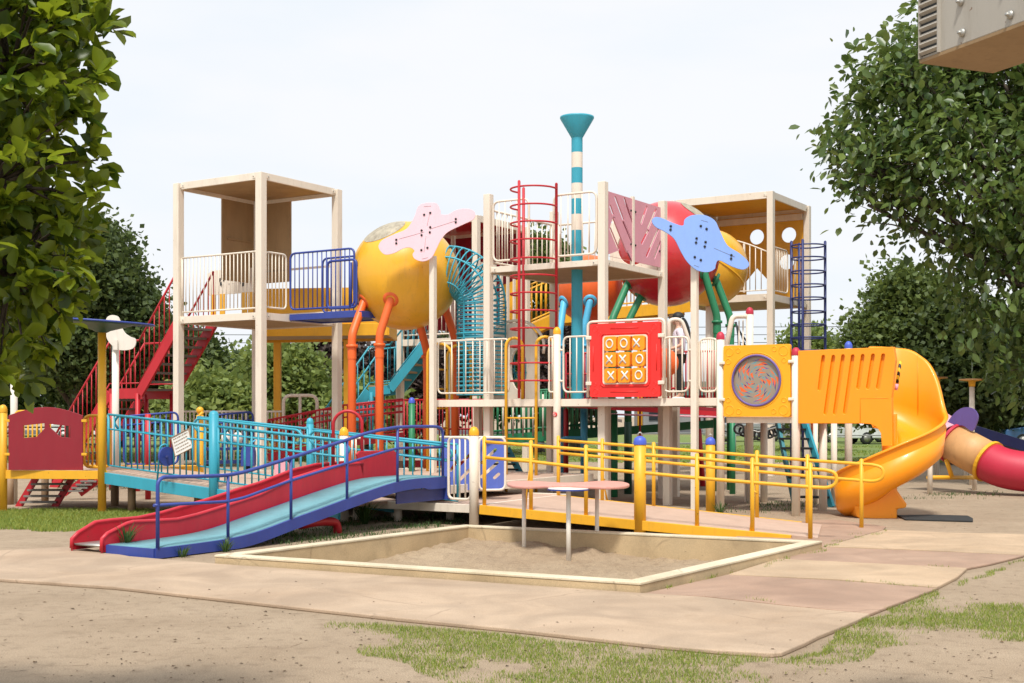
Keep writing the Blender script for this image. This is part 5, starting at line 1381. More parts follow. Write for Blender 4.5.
h1_ = [q(93, 250), q(93, 197), q(183, 187), q(183, 210), q(150, 245)]
h2_ = [q(203, 190), q(293, 200), q(293, 250), q(250, 245), q(205, 205)]
m = MB(); m.plate(V((x0, 19.5, z0)), X1, Z, [(0, 0), (wP, 0)]+arc, [h1_, h2_], .03); m.build('curved_panel', 'maroon', yd_, bevel=.004)
for x in (x0-.02, x1+.02):
    for z in (.24, .75): m = MB(); m.box((x, 19.5, z0+z), .08, .04, .04); m.build('bracket', 'yellow', yd_, bevel=.005)
for a, b, y in [(84, 110, 19.9)]:
    railing(A(a, y, 0), A(b, y-.1, 0), CH-(467-HY)/F*y, CH-(415.5-HY)/F*y, 5, .024, .014, .12).build('railing', 'yellow', yd_)
railing(A(15, 21.3, 0), A(50, 21.3, 0), .7, 1.55, 7, .02, .014, .1).build('railing', 'yellow', yd_)
for px, D in ((10, 21.2), (45, 21.6), (114.5, 20.9)):
    p = A(px, D, 0); m = MB(); m.tube([up(p, -.05), up(p, .55)], .06, 10); m.build('support', 'plaza_brown', yd_)
# disc topped pole
dp = thing('disc_pole', 'yellow pole carrying a wide thin blue rimmed dark green disc at left', 'pole', yb_)
m = MB(); m.tube([up(yb_, -.05), up(yb_, CH+(HY-331)/F*19.4)], .062, 14); m.build('post', 'yellow', dp)
zt_ = CH+(HY-322)/F*19.4
nx = V((.06, -.02, 1)).normalized()
m = MB(); m.lathe(up(yb_, zt_), [(.08, -.16), (.13, -.13), (.45, -.03), (.76, 0), (.3, .02), (0, .02)], 36, nx); dc = m.build('disc', 'dark_green', dp)
m = MB(); tt = [up(yb_, zt_)+(nx.orthogonal().normalized()*math.cos(a)+nx.cross(nx.orthogonal().normalized())*math.sin(a))*.76 for a in [2*math.pi*k/40 for k in range(40)]]; m.tube(tt, .016, 6, closed=True); m.build('rim', 'blue', dc)
# red stairs under
for i, (xa, za, xb, zb, D, lab) in enumerate([((36, 478), 0, (18, 508), 0, 20.8, 'red framed steps with dark treads under the dark red panel'), ((86, 478), 0, (64, 494), 0, 22.5, 'short red framed steps with dark treads right of the others under the deck')]):
    r = thing('red_steps', lab, 'steps', A(xb[0]+10, D, 0), 'red steps under the yellow deck')
    dx = (36 if i == 0 else 16)/F*D
    a0, b0 = P(*xa, D), P(*xb, D)
    for k in (0, 1):
        m = MB(); m.beam(a0+X1*dx*k, b0+X1*dx*k, .05, .1); m.build('stringer', 'red', r)
    for k in range(1, 5):
        m = MB(); c_ = a0.lerp(b0, k/5); m.beam(c_, c_+X1*dx, .16, .03); m.build('tread', 'tread_grey', r)
# kidney panel and white posts
kp = thing('kidney_panel', 'white post holding a beige kidney shaped flat panel beside the disc pole', 'panel post', A(115.5, 21.2, 0))
m = MB(); m.tube([A(115.5, 21.2, -.05), A(115.5, 21.2, CH+(HY-341)/F*21.2)], .058, 12); m.build('post', 'cream_white', kp)
ol = [(60+x/5.694, 280+y/5.694) for x, y in [(262,230),(275,208),(300,200),(330,208),(345,235),(350,262),(370,300),(400,322),(430,335),(432,365),(415,390),(375,400),(335,397),(300,375),(272,340),(262,300),(265,265)]]
m = MB(); m.prism([P(x, y, 21.1) for x, y in catmull(ol, 4)], V((0, .035, 0))); m.build('panel', 'cream_white', kp, bevel=.005)
m = MB()
m.box(P(115.5, 345, 21.05), .07, .03, .16); m.build('bracket', 'cream_white', kp)
wp = thing('white_post', 'plain white post rising into the magnolia leaves at far left', 'post', A(14, 21.5, 0))
m = MB(); m.tube([A(14, 21.5, -.05), A(14, 21.5, 2.8)], .058, 12); m.build('post', 'cream_white', wp)
m = MB(); m.lathe(A(14, 21.5, 2.8), [(.062, -.02), (.062, .02), (0, .06)], 12); m.build('cap', 'cream_white', wp)

# teal ramp
TQ = L2(-6.17, 19.4); dR = -U
tr_ = thing('teal_ramp', 'turquoise railed access ramp sloping down to the right behind the red slide', 'ramp', TQ+dR*2.3)
zr = lambda t: .64-.075*t
TL = 4.6
def q_(t, w, z): return up(TQ+dR*t+W*w, z)
m = MB(); m.beam(q_(0, 0, zr(0)-.11), q_(TL, 0, zr(TL)-.11), .05, .17); m.beam(q_(0, 1.3, zr(0)-.11), q_(TL, 1.3, zr(TL)-.11), .05, .17); m.build('edge_beam', 'teal', tr_, bevel=.004)
m = MB(); m.prism([q_(0, 0.02, zr(0)-.02), q_(TL, .02, zr(TL)-.02), q_(TL, 1.28, zr(TL)-.02), q_(0, 1.28, zr(0)-.02)], Z*.04); m.build('floor', 'floor_pink', tr_)
def rampsec(t0, t1, w, n, name='railing', two=True):
    m = MB(); h1, h0 = .86, .09; r = .02
    m.tube([q_(t0, w, zr(t0)+h0), q_(t0, w, zr(t0)+h1), ], r, 6); 
    for h in (h0, h1, h1-.22): m.tube([q_(t0, w, zr(t0)+h), q_(t1, w, zr(t1)+h)], r if h == h1 else r*.7, 6)
    m.tube([q_(t1, w, zr(t1)+h0), q_(t1, w, zr(t1)+h1)], r, 6)
    for k in range(1, n): t = t0+(t1-t0)*k/n; m.tube([q_(t, w, zr(t)+h0), q_(t, w, zr(t)+h1)], .012, 6)
    if two:
        iw = .1 if w < .5 else -.1
        pts = [q_(t0+.1, w+iw, zr(t0)+h1-.22), q_(t0+.0, w+iw, zr(t0)+h1-.12), q_(t0+.1, w+iw, zr(t0)+h1-.02), q_(t1-.1, w+iw, zr(t1)+h1-.02), q_(t1, w+iw, zr(t1)+h1-.12), q_(t1-.1, w+iw, zr(t1)+h1-.22)]
        m.tube(fillet(pts, .06), .019, 6); m.tube([pts[0], pts[-1]], .015, 6)
    return m.build(name, 'teal', tr_)
rampsec(.08, 2.25, 0, 17); rampsec(2.38, TL+.1, 0, 18); rampsec(.62, 2.9, 1.3, 16); rampsec(3.0, 5.6, 1.3, 17)
pp_ = TQ+dR*2.31-W*.02; m = MB(); m.tube([up(pp_, -.05), up(pp_, 1.5-.0)], .068, 14); m.lathe(up(pp_, 1.5), [(.068, 0), (.05, .035), (0, .05)], 14); m.build('post', 'teal', tr_)
pp_ = A(310, 19.6, 0); m = MB(); m.tube([up(pp_, -.05), up(pp_, CH-(424-HY)/F*19.6)], .055, 14); m.lathe(up(pp_, CH-(424-HY)/F*19.6), [(.055, 0), (.057, .03), (.04, .08), (0, .1)], 14); m.build('post', 'teal', tr_)
for t, w in ((.25, .3), (1.7, 1.1), (3.0, 1.0), (2.1, .5)): m = MB(); q = TQ+dR*t+W*w; m.tube([up(q, -.05), up(q, zr(t)-.1)], .06, 10); m.build('support', 'plaza_brown', tr_)
# sign and wheel
sg = thing('tilted_sign', 'small tilted white notice board tied to the turquoise ramp railing', 'sign', P(182, 443, 18.5))
cor = [P(171, 438, 18.55), P(175.5, 456.4, 18.52), P(193, 447.6, 18.42), P(188.7, 428.8, 18.45)]
m = MB(); m.prism(cor, V((.0, .02, 0))); m.build('board', 'white', sg)
ce = sum(cor, V())/4
m = MB(); m.tube([p-V((0, .012, 0)) for p in cor], .010, 5, closed=True); m.build('frame', 'plaza_brown', sg)
exs = (cor[3]-cor[0]); eys = (cor[1]-cor[0])
m = MB(); rs = random.Random(9)
for k in range(5):
    s = .14+.17*k; x = .1
    while x < .85:
        l = rs.uniform(.04, .12); a = cor[0]+exs*x+eys*s-V((0, .016, 0)); m.beam(a, a+exs*l, .002, .009); x += l+.03
m.build('text_line', 'plaza_brown', sg)
wh = thing('spinner_wheel', 'blue spinner disc on a thin turquoise stand at the ramp railing', 'play wheel', P(160, 483, 18.6))
m = MB(); m.lathe(P(166.7, 456.4, 18.55), [(0, -.02), (.14, -.02), (.14, .02), (0, .02)], 24, V((.78, -.6, 0)), smooth=False); m.build('disc', 'blue', wh)
m = MB(); m.tube([P(166.7, 456.4, 18.60), P(166.7, 456.4, 18.3)], .02, 6); m.build('hub', 'navy', wh)
m = MB(); m.tube(fillet([P(157, 484, 18.55), P(160, 446, 18.55), P(166.7, 443.5, 18.6), P(168, 456, 18.62)], .08), .014, 6); m.build('stand', 'teal', wh)
# rear low walkway under T1
wk = thing('low_walkway', 'pink floored low walkway with navy railings under the left tower', 'walkway', L2(-4, 23))
E0 = TQ+W*1.36+dR*.05
wkp = [E0, E0+dR*5.2, E0+dR*5.2+W*4.4, E0+W*4.4-dR*.6]
boxdeck(wkp, .50, .12, wk, 'cream', 'floor_pink', 'plaza_brown')
for (pa_, pb_, D0, D1, tp, bt, n) in [(124, 178, 23.2, 23.6, (416.5, 412), (460, 455), 9), (212, 253, 24.6, 24.9, (415.5, 411.5), (455, 452), 8)]:
    a, b = A(pa_, D0, 0), A(pb_, D1, 0)
    m = MB(); za, zb_ = CH-(tp[0]-HY)/F*D0, CH-(tp[1]-HY)/F*D1; 
    m.tube(floop([up(a, .58), up(a, za), up(b, zb_), up(b, .58)], .12), .022, 6, closed=True); m.tube([up(a, za-.16), up(b, zb_-.16)], .018, 6)
    for k in range(1, n): p = a.lerp(b, k/n); m.tube([up(p, .58), up(p, za+(zb_-za)*k/n)], .012, 6)
    m.build('railing', 'blue', wk)
yp = A(200, 20.9, 0)
m = MB(); m.tube([up(yp, -.05), up(yp, CH-(415-HY)/F*20.9)], .06, 12); m.ball(up(yp, CH-(410.5-HY)/F*20.9), .062, 14, 10); m.build('post', 'yellow', wk)
m = MB(); m.tube(fillet([P(201, 464, 20.8), P(196, 462, 20.8), P(196, 419, 20.8), P(203, 412, 20.8)], .1), .024, 6); m.build('grab_rail', 'yellow', wk)
for px, D in ((148, 22.5), (197, 21.6), (240, 22)): p = A(px, D, 0); m = MB(); m.tube([up(p, -.05), up(p, .4 if px != 148 else 1.5)], .05, 10); m.build('support', 'plaza_brown' if px != 148 else 'red', wk)
# beige fence at back with hoop
bf = thing('bar_fence', 'low beige bar fence with a tall hoop behind the turquoise ramp', 'fence', A(300, 25.6, 0))
for (a, b, n) in [(182, 246, 15), (264, 283, 4), (317, 335, 4)]:
    railing(A(a, 25.7, 0), A(b, 25.7, 0), .55, CH-(411.5-HY)/F*25.7, n, .022, .016, 0).build('railing', 'cream', bf)
m = MB(); D = 25.6; m.tube(fillet([A(283.5, D, .0), A(283.5, D, CH+(HY-395.5)/F*D), A(317, D, CH+(HY-395.5)/F*D), A(317, D, .0)], .15), .034, 8); m.tube([A(300, D, .5), A(300, D, CH+(HY-395.5)/F*D)], .03, 8); m.build('hoop', 'cream', bf)
# red ramp
rr_ = thing('red_ramp', 'red railed ramp rising to the right behind the orange ball legs', 'ramp', A(370, 25, 0))
for (D, w0_) in ((25.2, 0), (26.6, 1)):
    m = MB(); sg_ = [(268, 420), (345, 405), (403, 399)]
    pts3 = [P(x, y+(1.5 if w0_ else 0), D) for x, y in sg_]
    for dz_ in (0, -.12, -.24): m.tube([p+Z*dz_ for p in pts3], .021 if dz_ == 0 else .017, 6)
    m.tube([p+Z*-.62 for p in pts3], .017, 6)
    n = 34
    for k in range(n+1):
        s = k/n; p = pts3[0].lerp(pts3[1], s/.57) if s < .57 else pts3[1].lerp(pts3[2], (s-.57)/.43); m.tube([p, p-Z*.62], .012, 5)
    m.build('railing', 'red', rr_)
    m = MB(); 
    for a, b in zip(pts3[:-1], pts3[1:]): m.beam(a-Z*.74, b-Z*.74, .05, .16)
    m.build('edge_beam', 'red', rr_)
m = MB(); pA = [P(x, y, 25.2)-Z*.68 for x, y in sg_]; pB = [P(x, y+1.5, 26.6)-Z*.68 for x, y in sg_]
for i in range(2): m.prism([pA[i], pA[i+1], pB[i+1], pB[i]], Z*.03)
m.build('floor', 'floor_pink', rr_)
for px in (290, 345, 400): p = A(px, 25.9, 0); m = MB(); m.tube([up(p, -.05), up(p, .55)], .06, 8); m.build('support', 'plaza_brown', rr_)
# red vertical railing section on the right plus landing
rl = thing('red_landing', 'red railed landing seen between the orange legs and middle deck posts', 'platform', A(450, 26.5, 0))
railing(A(404, 26, 0), A(492, 25.4, 0), .62, CH+(HY-400)/F*26, 26, .022, .014, 0, mid=[1.2]).build('railing', 'red', rl)
railing(A(640, 25.2, 0), A(722, 24.6, 0), zm+.05, CH+(HY-352)/F*25, 22, .022, .016, 0, mid=[2.0]).build('railing', 'red', rl)
railing(A(566, 25.6, 0), A(600, 25.4, 0), zm+.05, CH+(HY-352)/F*25, 8, .022, .016, 0, mid=[2.0, 2.3]).build('railing', 'red', rl)
boxdeck([L2(*A(404, 26, 0).xy), L2(*A(492, 25.4, 0).xy), L2(*A(492, 27.4, 0).xy), L2(*A(404, 28, 0).xy)], .56, .14, rl, 'red', 'floor_pink', 'plaza_brown')
for px, D in ((410, 26.3), (485, 25.8), (566, 25.7), (722, 24.9)): p = A(px, D, 0); m = MB(); m.tube([up(p, -.05), up(p, .5 if px < 500 else 1.6)], .05, 8); m.build('support', 'red', rl)
# red upper deck slab under the mid deck
rk = thing('red_deck', 'dark red sloping slab deck seen beneath the middle deck', 'platform', A(650, 24, 0))
m = MB(); m.prism([A(556, 24.6, 1.76), A(722, 24.2, 1.56), A(724, 27.2, 1.56), A(560, 27.2, 1.76)], Z*.1); m.build('slab', 'maroon', rk)
m = MB(); m.tube([A(598, 24.3, 1.50), A(722, 24.0, 1.44)], .02, 6); m.build('rail', 'pink', rk)
m = MB(); m.beam(A(560, 24.4, 1.68), A(722, 24.1, 1.50), .04, .09); m.build('edge_beam', 'red', rk)
for px, D, z in ((690, 26.6, 1.6),): p = A(px, D, 0); m = MB(); m.tube([A(703, D, -.05), A(697, D, z)], .06, 8); m.build('leg', 'red', rk)
# green ramp
gr_ = thing('green_ramp', 'green railed ramp crossing behind the yellow ladder under the middle deck', 'ramp', A(560, 26.5, 0))
a, b, c_ = P(478, 441, 26.5), P(606, 432, 26), P(724, 423, 25.6)
m = MB(); m.beam(a, b, .05, .2); m.beam(b, c_, .05, .16); m.build('edge_beam', 'green', gr_)
m = MB(); m.beam(a+V((.2, 1.3, 0)), b+V((.2, 1.3, 0)), .05, .2); m.build('edge_beam', 'green', gr_)
m = MB(); m.prism([a, b, b+V((.2, 1.3, 0)), a+V((.2, 1.3, 0))], Z*.04); m.build('floor', 'floor_pink', gr_)
for off_ in (V((0, 0, 0)), V((.2, 1.3, 0))):
    m = MB(); n = 26
    for k in range(n+1): p = a.lerp(b, k/n)+off_; m.tube([p+Z*.1, p+Z*.95], .02, 5)
    for h in (.18, .95): m.tube([a+off_+Z*h, b+off_+Z*h], .024, 6)
    m.build('railing', 'green', gr_)
for k in range(5):
    p = P(503+k*10, 425, 25.9); m = MB(); m.tube([up(p, 1.05), up(p, 1.9)], .02, 6); m.build('baluster', 'cream', gr_)
for px, yb, w_, zt2, mt in [(614.5, 497, .06, 1.5, 'green'), (628, 494, .075, 1.35, 'dark_green'), (732.5, 494, .055, 1.6, 'green'), (612, 497, .02, 1.4, 'dark_green')]:
    p = A(px, 1920/(yb-HY), 0); m = MB(); m.tube([up(p, -.05), up(p, zt2)], w_, 10); m.build('post', mt, gr_)
gp_ = A(411.8, 22.6, 0); m = MB(); m.tube([up(gp_, -.05), up(gp_, CH+(HY-402)/F*22.6)], .055, 12); o_ = m.build('post', 'green', gr_)
m = MB(); m.lathe(up(gp_, CH+(HY-402)/F*22.6), [(.06, -.02), (.06, .02), (.04, .07), (0, .085)], 12); m.build('cap', 'cap_blue', o_)
# light blue pipe brace
lb = thing('blue_pipe', 'light blue bent pipe rail under the middle deck behind the yellow ramp', 'pipe', A(583, 25, 0))
m = MB(); m.tube(fillet([P(561, 482, 25), P(561, 438, 25), P(583.5, 438, 25)], .1), .035, 8); m.tube([P(583.5, 412, 25), P(583.5, 482, 25)], .055, 10); m.build('pipe', 'sky_blue', lb)
# teal small stair seen between (x~510-525)
sm = thing('small_steps', 'small turquoise sided steps seen under the blue slotted panel', 'steps', A(512, 24, 0))
for o_ in (0, .5):
    m = MB(); m.beam(P(507, 448, 24+o_), P(524, 480, 24+o_), .04, .12); m.build('stringer', 'teal', sm)
for k in range(1, 6): m = MB(); c_ = P(507, 448, 24).lerp(P(524, 480, 24), k/6); m.beam(c_, c_+V((-.5, 0, 0)), .2, .03); m.build('tread', 'black', sm)

# ================================================================= BLUE RAMP + RED SLIDE
B0 = V((-3.67, 13.15, 0))
br = thing('blue_ramp', 'low blue edged walk-up ramp with pale turquoise surface and blue handrail', 'ramp', B0)
def zprof(pts, B=B0, d=W):
    out = []
    for px, py in pts: q = onp(px, py, B, d); out.append(((L2(q.x, q.y)-L2(B.x, B.y)).dot(d), q.z))
    return out
topp = zprof([(155.7, 549.2), (190, 545), (228, 539.6), (245, 536), (260, 531.8), (291, 519.8), (320, 509.5), (347, 499.2), (380, 487.5), (397.5, 482), (412, 479.5), (447, 477)])
def interp(P_, t):
    if t <= P_[0][0]: return P_[0][1]
    for (a, za), (b, zb) in zip(P_[:-1], P_[1:]):
        if t <= b: return za+(zb-za)*(t-a)/(b-a)
    return P_[-1][1]
bw_ = .72
TEND = topp[-1][0]
ts_ = [TEND*k/48 for k in range(49)]
zt_f = lambda t: sum(interp(topp, t+o_) for o_ in (-.15, 0, .15))/3
def Bq(t, w, z): return V((B0.x, B0.y, 0))+W*t+U*w+Z*z
m = MB()
rows = [[Bq(t, 0.02, zt_f(t)), Bq(t, bw_-.02, zt_f(t))] for t in ts_]
m.sheet(rows); m.build('walking_surface', 'teal_floor', br, solid=.03)
def zlow(t): return max(.012, zt_f(t)-.125) if t < TEND-.5 else zt_f(t)-.15
for w, nm in ((0, 'side_beam'), (bw_, 'side_beam')):
    m = MB(); rows = [[Bq(t, w, zt_f(t)+.008), Bq(t, w, zlow(t))] for t in ts_]; m.sheet(rows, smooth=False); m.build(nm, 'blue', br, solid=.03)
m = MB(); m.prism([Bq(-.005, 0, .012), Bq(-.005, bw_, .012), Bq(-.005, bw_, zt_f(0)+.006), Bq(-.005, 0, zt_f(0)+.006)], W*.03); m.build('end_plate', 'blue', br)
m = MB(); t0 = tpx(398, B0, W); t1 = TEND
zc = .33; zc2 = zt_f(TEND)-.15
m.prism([Bq(t0, .03, zc), Bq(t0, .03, zt_f(t0)-.1), Bq(t1-.05, .03, zc2), Bq(t1-.05, .03, zc)], U*-.02); m.build('toe_board', 'navy', br)
m = MB(); m.box(Bq(t1, .0, (zc+zt_f(TEND))/2), .07, .07, zt_f(TEND)-zc, W, U); m.box(Bq(t1, bw_, (zc+zt_f(TEND))/2), .07, .07, zt_f(TEND)-zc, W, U); m.build('end_post', 'blue', br)
# handrail
z5 = lambda x, y: (60+x/5.12, 440+y/5.12)
tr1 = [onp(*p, B0, W) for p in [z5(500, 560), z5(500, 215), z5(525, 190), z5(620, 188), z5(760, 185), z5(860, 180), z5(940, 165), (260, 467.4), (291, 457.9), (320, 448.5), (347, 439.9), (365, 433.6), (380, 430), (396.8, 427.2), (415, 426.5), (436, 426.5), (441, 428), (442.8, 432), (442.8, 476)]]
m = MB(); m.tube(fillet(tr1, .08, 3), .021, 8)
tr2 = [onp(*p, B0, W) for p in [(153.8, 505.4), (190, 503.5), (228, 501.5), (245, 497.5), (260, 491.8), (291, 480.5), (320, 471.5), (347, 463.3), (388.9, 450.4), (398, 448.3), (442.6, 447.2)]]
m.tube(fillet(tr2, .1, 3), .017, 8)
for px, pt, pb in [(228, 475, 539.6), (291, 458, 519.8), (347, 440, 499.2), (397.5, 427.2, 482)]:
    m.tube([onp(px, pt, B0, W), onp(px, pb, B0, W)], .018, 8)
m.build('handrail', 'blue', br)
m = MB(); q = onp(338, 542, B0+U*.35, W); q0 = onp(312, 523, B0+U*.35, W)
m.tube(fillet([onp(300, 525, B0+U*.35, W), onp(322, 521, B0+U*.35, W), onp(337, 522, B0+U*.35, W), V((q.x, q.y, -.05))], .16, 6), .055, 12); 
rsl = thing('red_slide', 'long low dark red slide with high side walls beside the blue ramp', 'slide', B0+U*1)
m.build('curved_leg', 'red', rsl)
# red slide walls
WN = bw_+.035; WF = WN+.47
PN = V((B0.x, B0.y, 0))+U*WN; PF = V((B0.x, B0.y, 0))+U*WF
ntop = zprof([(101.6, 551), (102, 539), (107, 534), (126.4, 524), (133, 522), (155.7, 521), (177, 519.7), (196.7, 515), (228, 505.4), (260, 494.7), (292, 479), (324.5, 468.7), (345, 464.5), (362.5, 463.0)], PN)
nbot = zprof([(101.6, 556), (124.5, 549), (163.5, 541), (187, 535.7), (206.5, 529), (230, 521), (260, 510), (303, 494.5), (331, 486.5), (363, 480)], PN)
ftop = zprof([(71.7, 548), (72, 539), (78, 533), (95, 522.5), (110, 520.5), (138, 518), (161.6, 513), (181, 507.4), (208.4, 499.6), (240, 489), (260, 483), (292, 470.5), (315.9, 464.8), (346, 462.2)], PF)
zbed = lambda t: max(.07, zt_f(t)-.01)
def wall(Pw, tp, name):
    ts2 = sorted(set([a for a, _ in tp]+[tp[0][0]+(tp[-1][0]-tp[0][0])*k/40 for k in range(41)]))
    m = MB(); rows = []
    for t in ts2: 
        zt = interp(tp, t); zb_ = min(zbed(t)-.06, zt-.03); rows.append([V((Pw.x, Pw.y, 0))+W*t+Z*zt, V((Pw.x, Pw.y, 0))+W*t+Z*zb_])
    m.sheet(rows, smooth=False); wl_ = m.build(name, 'slide_red', rsl, solid=.03)
    m = MB(); m.tube([r[0] for r in rows], .024, 8); m.build('rolled_edge', 'slide_red', wl_)
    return ts2
wall(PN, ntop, 'side_wall'); wall(PF, ftop, 'side_wall')
m = MB(); t_a, t_b = ftop[0][0]+.02, ftop[-1][0]
rows = [[PF+W*t+Z*(zbed(t)), PN+W*t+Z*(zbed(t))] for t in [t_a+(t_b-t_a)*k/40 for k in range(41)]]
m.sheet(rows); m.build('bed', 'steel', rsl, solid=.02)
# top box
te = ftop[-1][0]
eA = onp(354.5, 460, PN+W*0, W); eB = onp(396.5, 460, PN, W)
m = MB(); m.prism([onp(363, 480, PN, W), onp(356, 454, PN, W), onp(359, 451, PN, W), onp(393, 450.5, PN, W), onp(396.5, 453, PN, W), onp(396.5, 477, PN, W)], U*.03); m.build('entry_panel', 'slide_red', rsl, bevel=.01)
m = MB(); mb_ = []
mb_ = [P(333.3, 466, 17.2), P(333.3, 424, 17.2)]+[P(347.7-14.4*math.cos(a), 425-14*math.sin(a), 17.2) for a in [math.pi*k/12 for k in range(1, 12)]]+[P(362, 424, 17.2), P(362, 466, 17.2)]
m.tube(mb_, .022, 8); m.build('entry_hoop', 'red', rsl)
cpst = A(344, 17.9, 0); roundpost(rsl, cpst, CH-(434-HY)/F*17.9, .062, 'cream', 'panel_yellow')
m = MB(); m.tube(fillet([P(349, 438, 17.8), P(363, 438, 17.8), P(363, 460, 17.8)], .05), .018, 6)
for px in (352, 356): m.tube([P(px, 438, 17.8), P(px, 462, 17.8)], .012, 6)
m.build('side_rail', 'cream', rsl)

# ---- front platform (D3) + yellow ramp
M0 = L2(-.49, 17.05)
fpm = thing('front_platform', 'low beige platform with pink floor, yellow capped post and blue slotted panel', 'platform', M0)
zf = .29
A_far = L2(.69, 19.15)
pol = [M0-W*.0, M0+U*2.02, M0+U*2.02+W*2.6, A_far+W*.3+U*.0]
boxdeck(pol, zf, .11, fpm, 'cream', 'floor_pink', 'plaza_brown')
roundpost(fpm, M0-W*.03, CH-(434-HY)/F*17.0, .064, 'cream', 'panel_yellow')
a, b = A(448.5, 17.4, 0), A(471, 17.15, 0)
railing(a, b, CH-(499-HY)/F*17.3, CH-(437.5-HY)/F*17.3, 3, .02, .013, .09).build('railing', 'cream', fpm)
railing(A(479, 18.2, 0), A(505, 18.3, 0), CH-(490-HY)/F*18.25, CH-(437.5-HY)/F*18.25, 0, .02, .013, .09).build('railing', 'cream', fpm)
for px, D, zt3 in ((357, 18.2, .2), (395, 18.4, .2), (450, 18.2, .2), (398, 17.95, .2)):
    p = A(px, D, 0); m = MB(); m.tube([up(p, -.05), up(p, zt3)], .06, 10); m.build('support', 'cream', fpm)
# blue slotted panel
pa_ = A(443, 18.3, 0); pb_ = A(504, 18.3, 0); ex_ = (L2(*pb_.xy)-L2(*pa_.xy)); wP = ex_.length; ex_.normalize()
def bp(px, py): q = onp(px, py, L2(*pa_.xy), ex_); return ((L2(q.x, q.y)-L2(*pa_.xy)).dot(ex_), q.z)
zz2 = lambda x, y: (420+x/4.267, 400+y/4.267)
slots = []
for (a, b) in [((130, 240), (162, 212)), ((132, 300), (160, 258)), ((165, 345), (225, 285)), ((170, 275), (232, 215)), ((262, 268), (322, 212)), ((262, 328), (330, 268)), ((318, 332), (336, 316))]:
    s = bp(*zz2(*a)); e = bp(*zz2(*b)); slots.append(slot(s[0], s[1], e[0], e[1], .022))
z0 = bp(443, 490)[1]; z1 = bp(443, 438.5)[1]
m = MB(); m.plate(L2(*pa_.xy), ex_, Z, rrect(0, z0, wP, z1, .03), slots, .03); m.build('slotted_panel', 'panel_blue', fpm)
m = MB(); m.tube([up(pa_, z1+.02)-ex_*.05, up(pb_, z1+.02)+ex_*.02], .018, 6); m.build('top_rail', 'cream', fpm)
# yellow ramp
YA, YB = L2(-.41, 16.98), L2(3.62, 15.15); YC = L2(.66, 19.1); YD = L2(4.1, 16.95)
yr = thing('yellow_ramp', 'long yellow railed access ramp with pinkish deck sloping down to the path', 'ramp', (YA+YB)/2)
zA = zf; 
def yq(s, side, z): p = (YA.lerp(YB, s) if side == 0 else YC.lerp(YD, s)); return up(p, z)
zy_ = lambda s: zA*(1-s)+.035*s
m = MB(); m.prism([yq(0, 0, zy_(0)-.02), yq(1, 0, zy_(1)-.02), yq(1, 1, zy_(1)-.02), yq(0, 1, zy_(0)-.02)], Z*.04); m.build('floor', 'floor_pink', yr)
for sd2 in (0, 1):
    m = MB(); o_ = (YA-YC).normalized()*(.03 if sd2 == 0 else -.03)
    vs = []
    m.beam(yq(0, sd2, zy_(0)-.055)+o_, yq(.93, sd2, zy_(.93)-.055)+o_, .05, .12); m.build('edge_beam', 'yellow', yr, bevel=.004)
def yrail(side, P0_, P1_, pps, topy, loopx, bigpx):
    d = (P1_-P0_).normalized()
    H = lambda px, py: onp(px, py, P0_, d)
    m = MB()
    t1 = [H(*p) for p in topy]
    lo = [H(p[0], p[1]) for p in loopx]
    m.tube(fillet(t1+lo, .1, 5), .022, 8)
    m.build('handrail', 'yellow', yr)
    for (px, pt, pb) in pps:
        m = MB(); q = H(px, pt); q2 = H(px, pb); m.tube([q2-Z*.02, q], .027, 10); m.lathe(q, [(.027, 0), (.018, .015), (0, .02)], 8); m.build('post', 'yellow', yr)
yrail(0, YA, YB, [(484.4, 437.5, 507), (531, 441.5, 512), (586, 446, 518), (697, 454.5, 531), (752.4, 459, 538), (810.3, 464.2, 541)],
      [(484.4, 441.7), (531, 445.5), (586, 449.9), (640, 454.6), (697, 458.3), (752.4, 464), (810.3, 469)], [(826, 470), (836.5, 473), (836.5, 484), (828, 488), (810.3, 487), (752.4, 482.5), (697, 478), (640, 472.5), (586, 468), (531, 461.5), (484.4, 457.4)], None)
yrail(1, YC, YD, [(558.3, 436.7, 499), (602.3, 439.5, 504), (653.7, 443.3, 508.5), (757, 451.5, 519), (807.5, 455.5, 525), (861.5, 460, 530)],
      [(558.3, 440.3), (602.3, 443.5), (653.7, 447.5), (757, 456), (807.5, 460.2), (861.5, 464)], [(874, 464.8), (883.5, 468), (883.5, 478), (875, 481.5), (861.5, 480.5), (807.5, 476), (757, 471.5), (653.7, 461.5), (602.3, 457), (558.3, 453)], None)
for (px, yb2, yt, base) in [(640, 533.5, 443, 0), (710.5, 514.5, 443, 1)]:
    p = A(px, 1920/(yb2-HY)-(0 if base else .0), 0); m = MB(); r_ = .076 if base == 0 else .07
    ztp = CH-(yt-HY)/F*p.y; m.tube([up(p, -.05), up(p, ztp)], r_, 16); bp_ = m.build('big_post', 'yellow', yr)
    m = MB(); m.lathe(up(p, ztp), [(r_*1.08, -.02), (r_*1.08, .02), (r_*.9, .06), (r_*.4, .085), (0, .09)], 16); m.build('cap', 'cap_blue', bp_)
    m = MB(); rr2 = r_*.35; m.tube([up(p, ztp+.085)+V((rr2*math.cos(a), 0, rr2*math.sin(a)*1.4+.01)) for a in [math.pi*k/8 for k in range(9)]], .009, 5); m.build('eyelet', 'steel', bp_)
for (a, b) in [((529, 472), (525, 513)), ((754, 491), (750, 538)), ((602, 478), (608, 503))]:
    m = MB(); d = (YB-YA).normalized(); q0 = onp(a[0], a[1], YA if a[0] != 602 else YC, d); q1 = onp(b[0], b[1], YA if a[0] != 602 else YC, d); m.tube([q1, q0, q0+Z*-.03-V((-.04, 0, 0))], .017, 6); m.build('stay', 'yellow', yr)
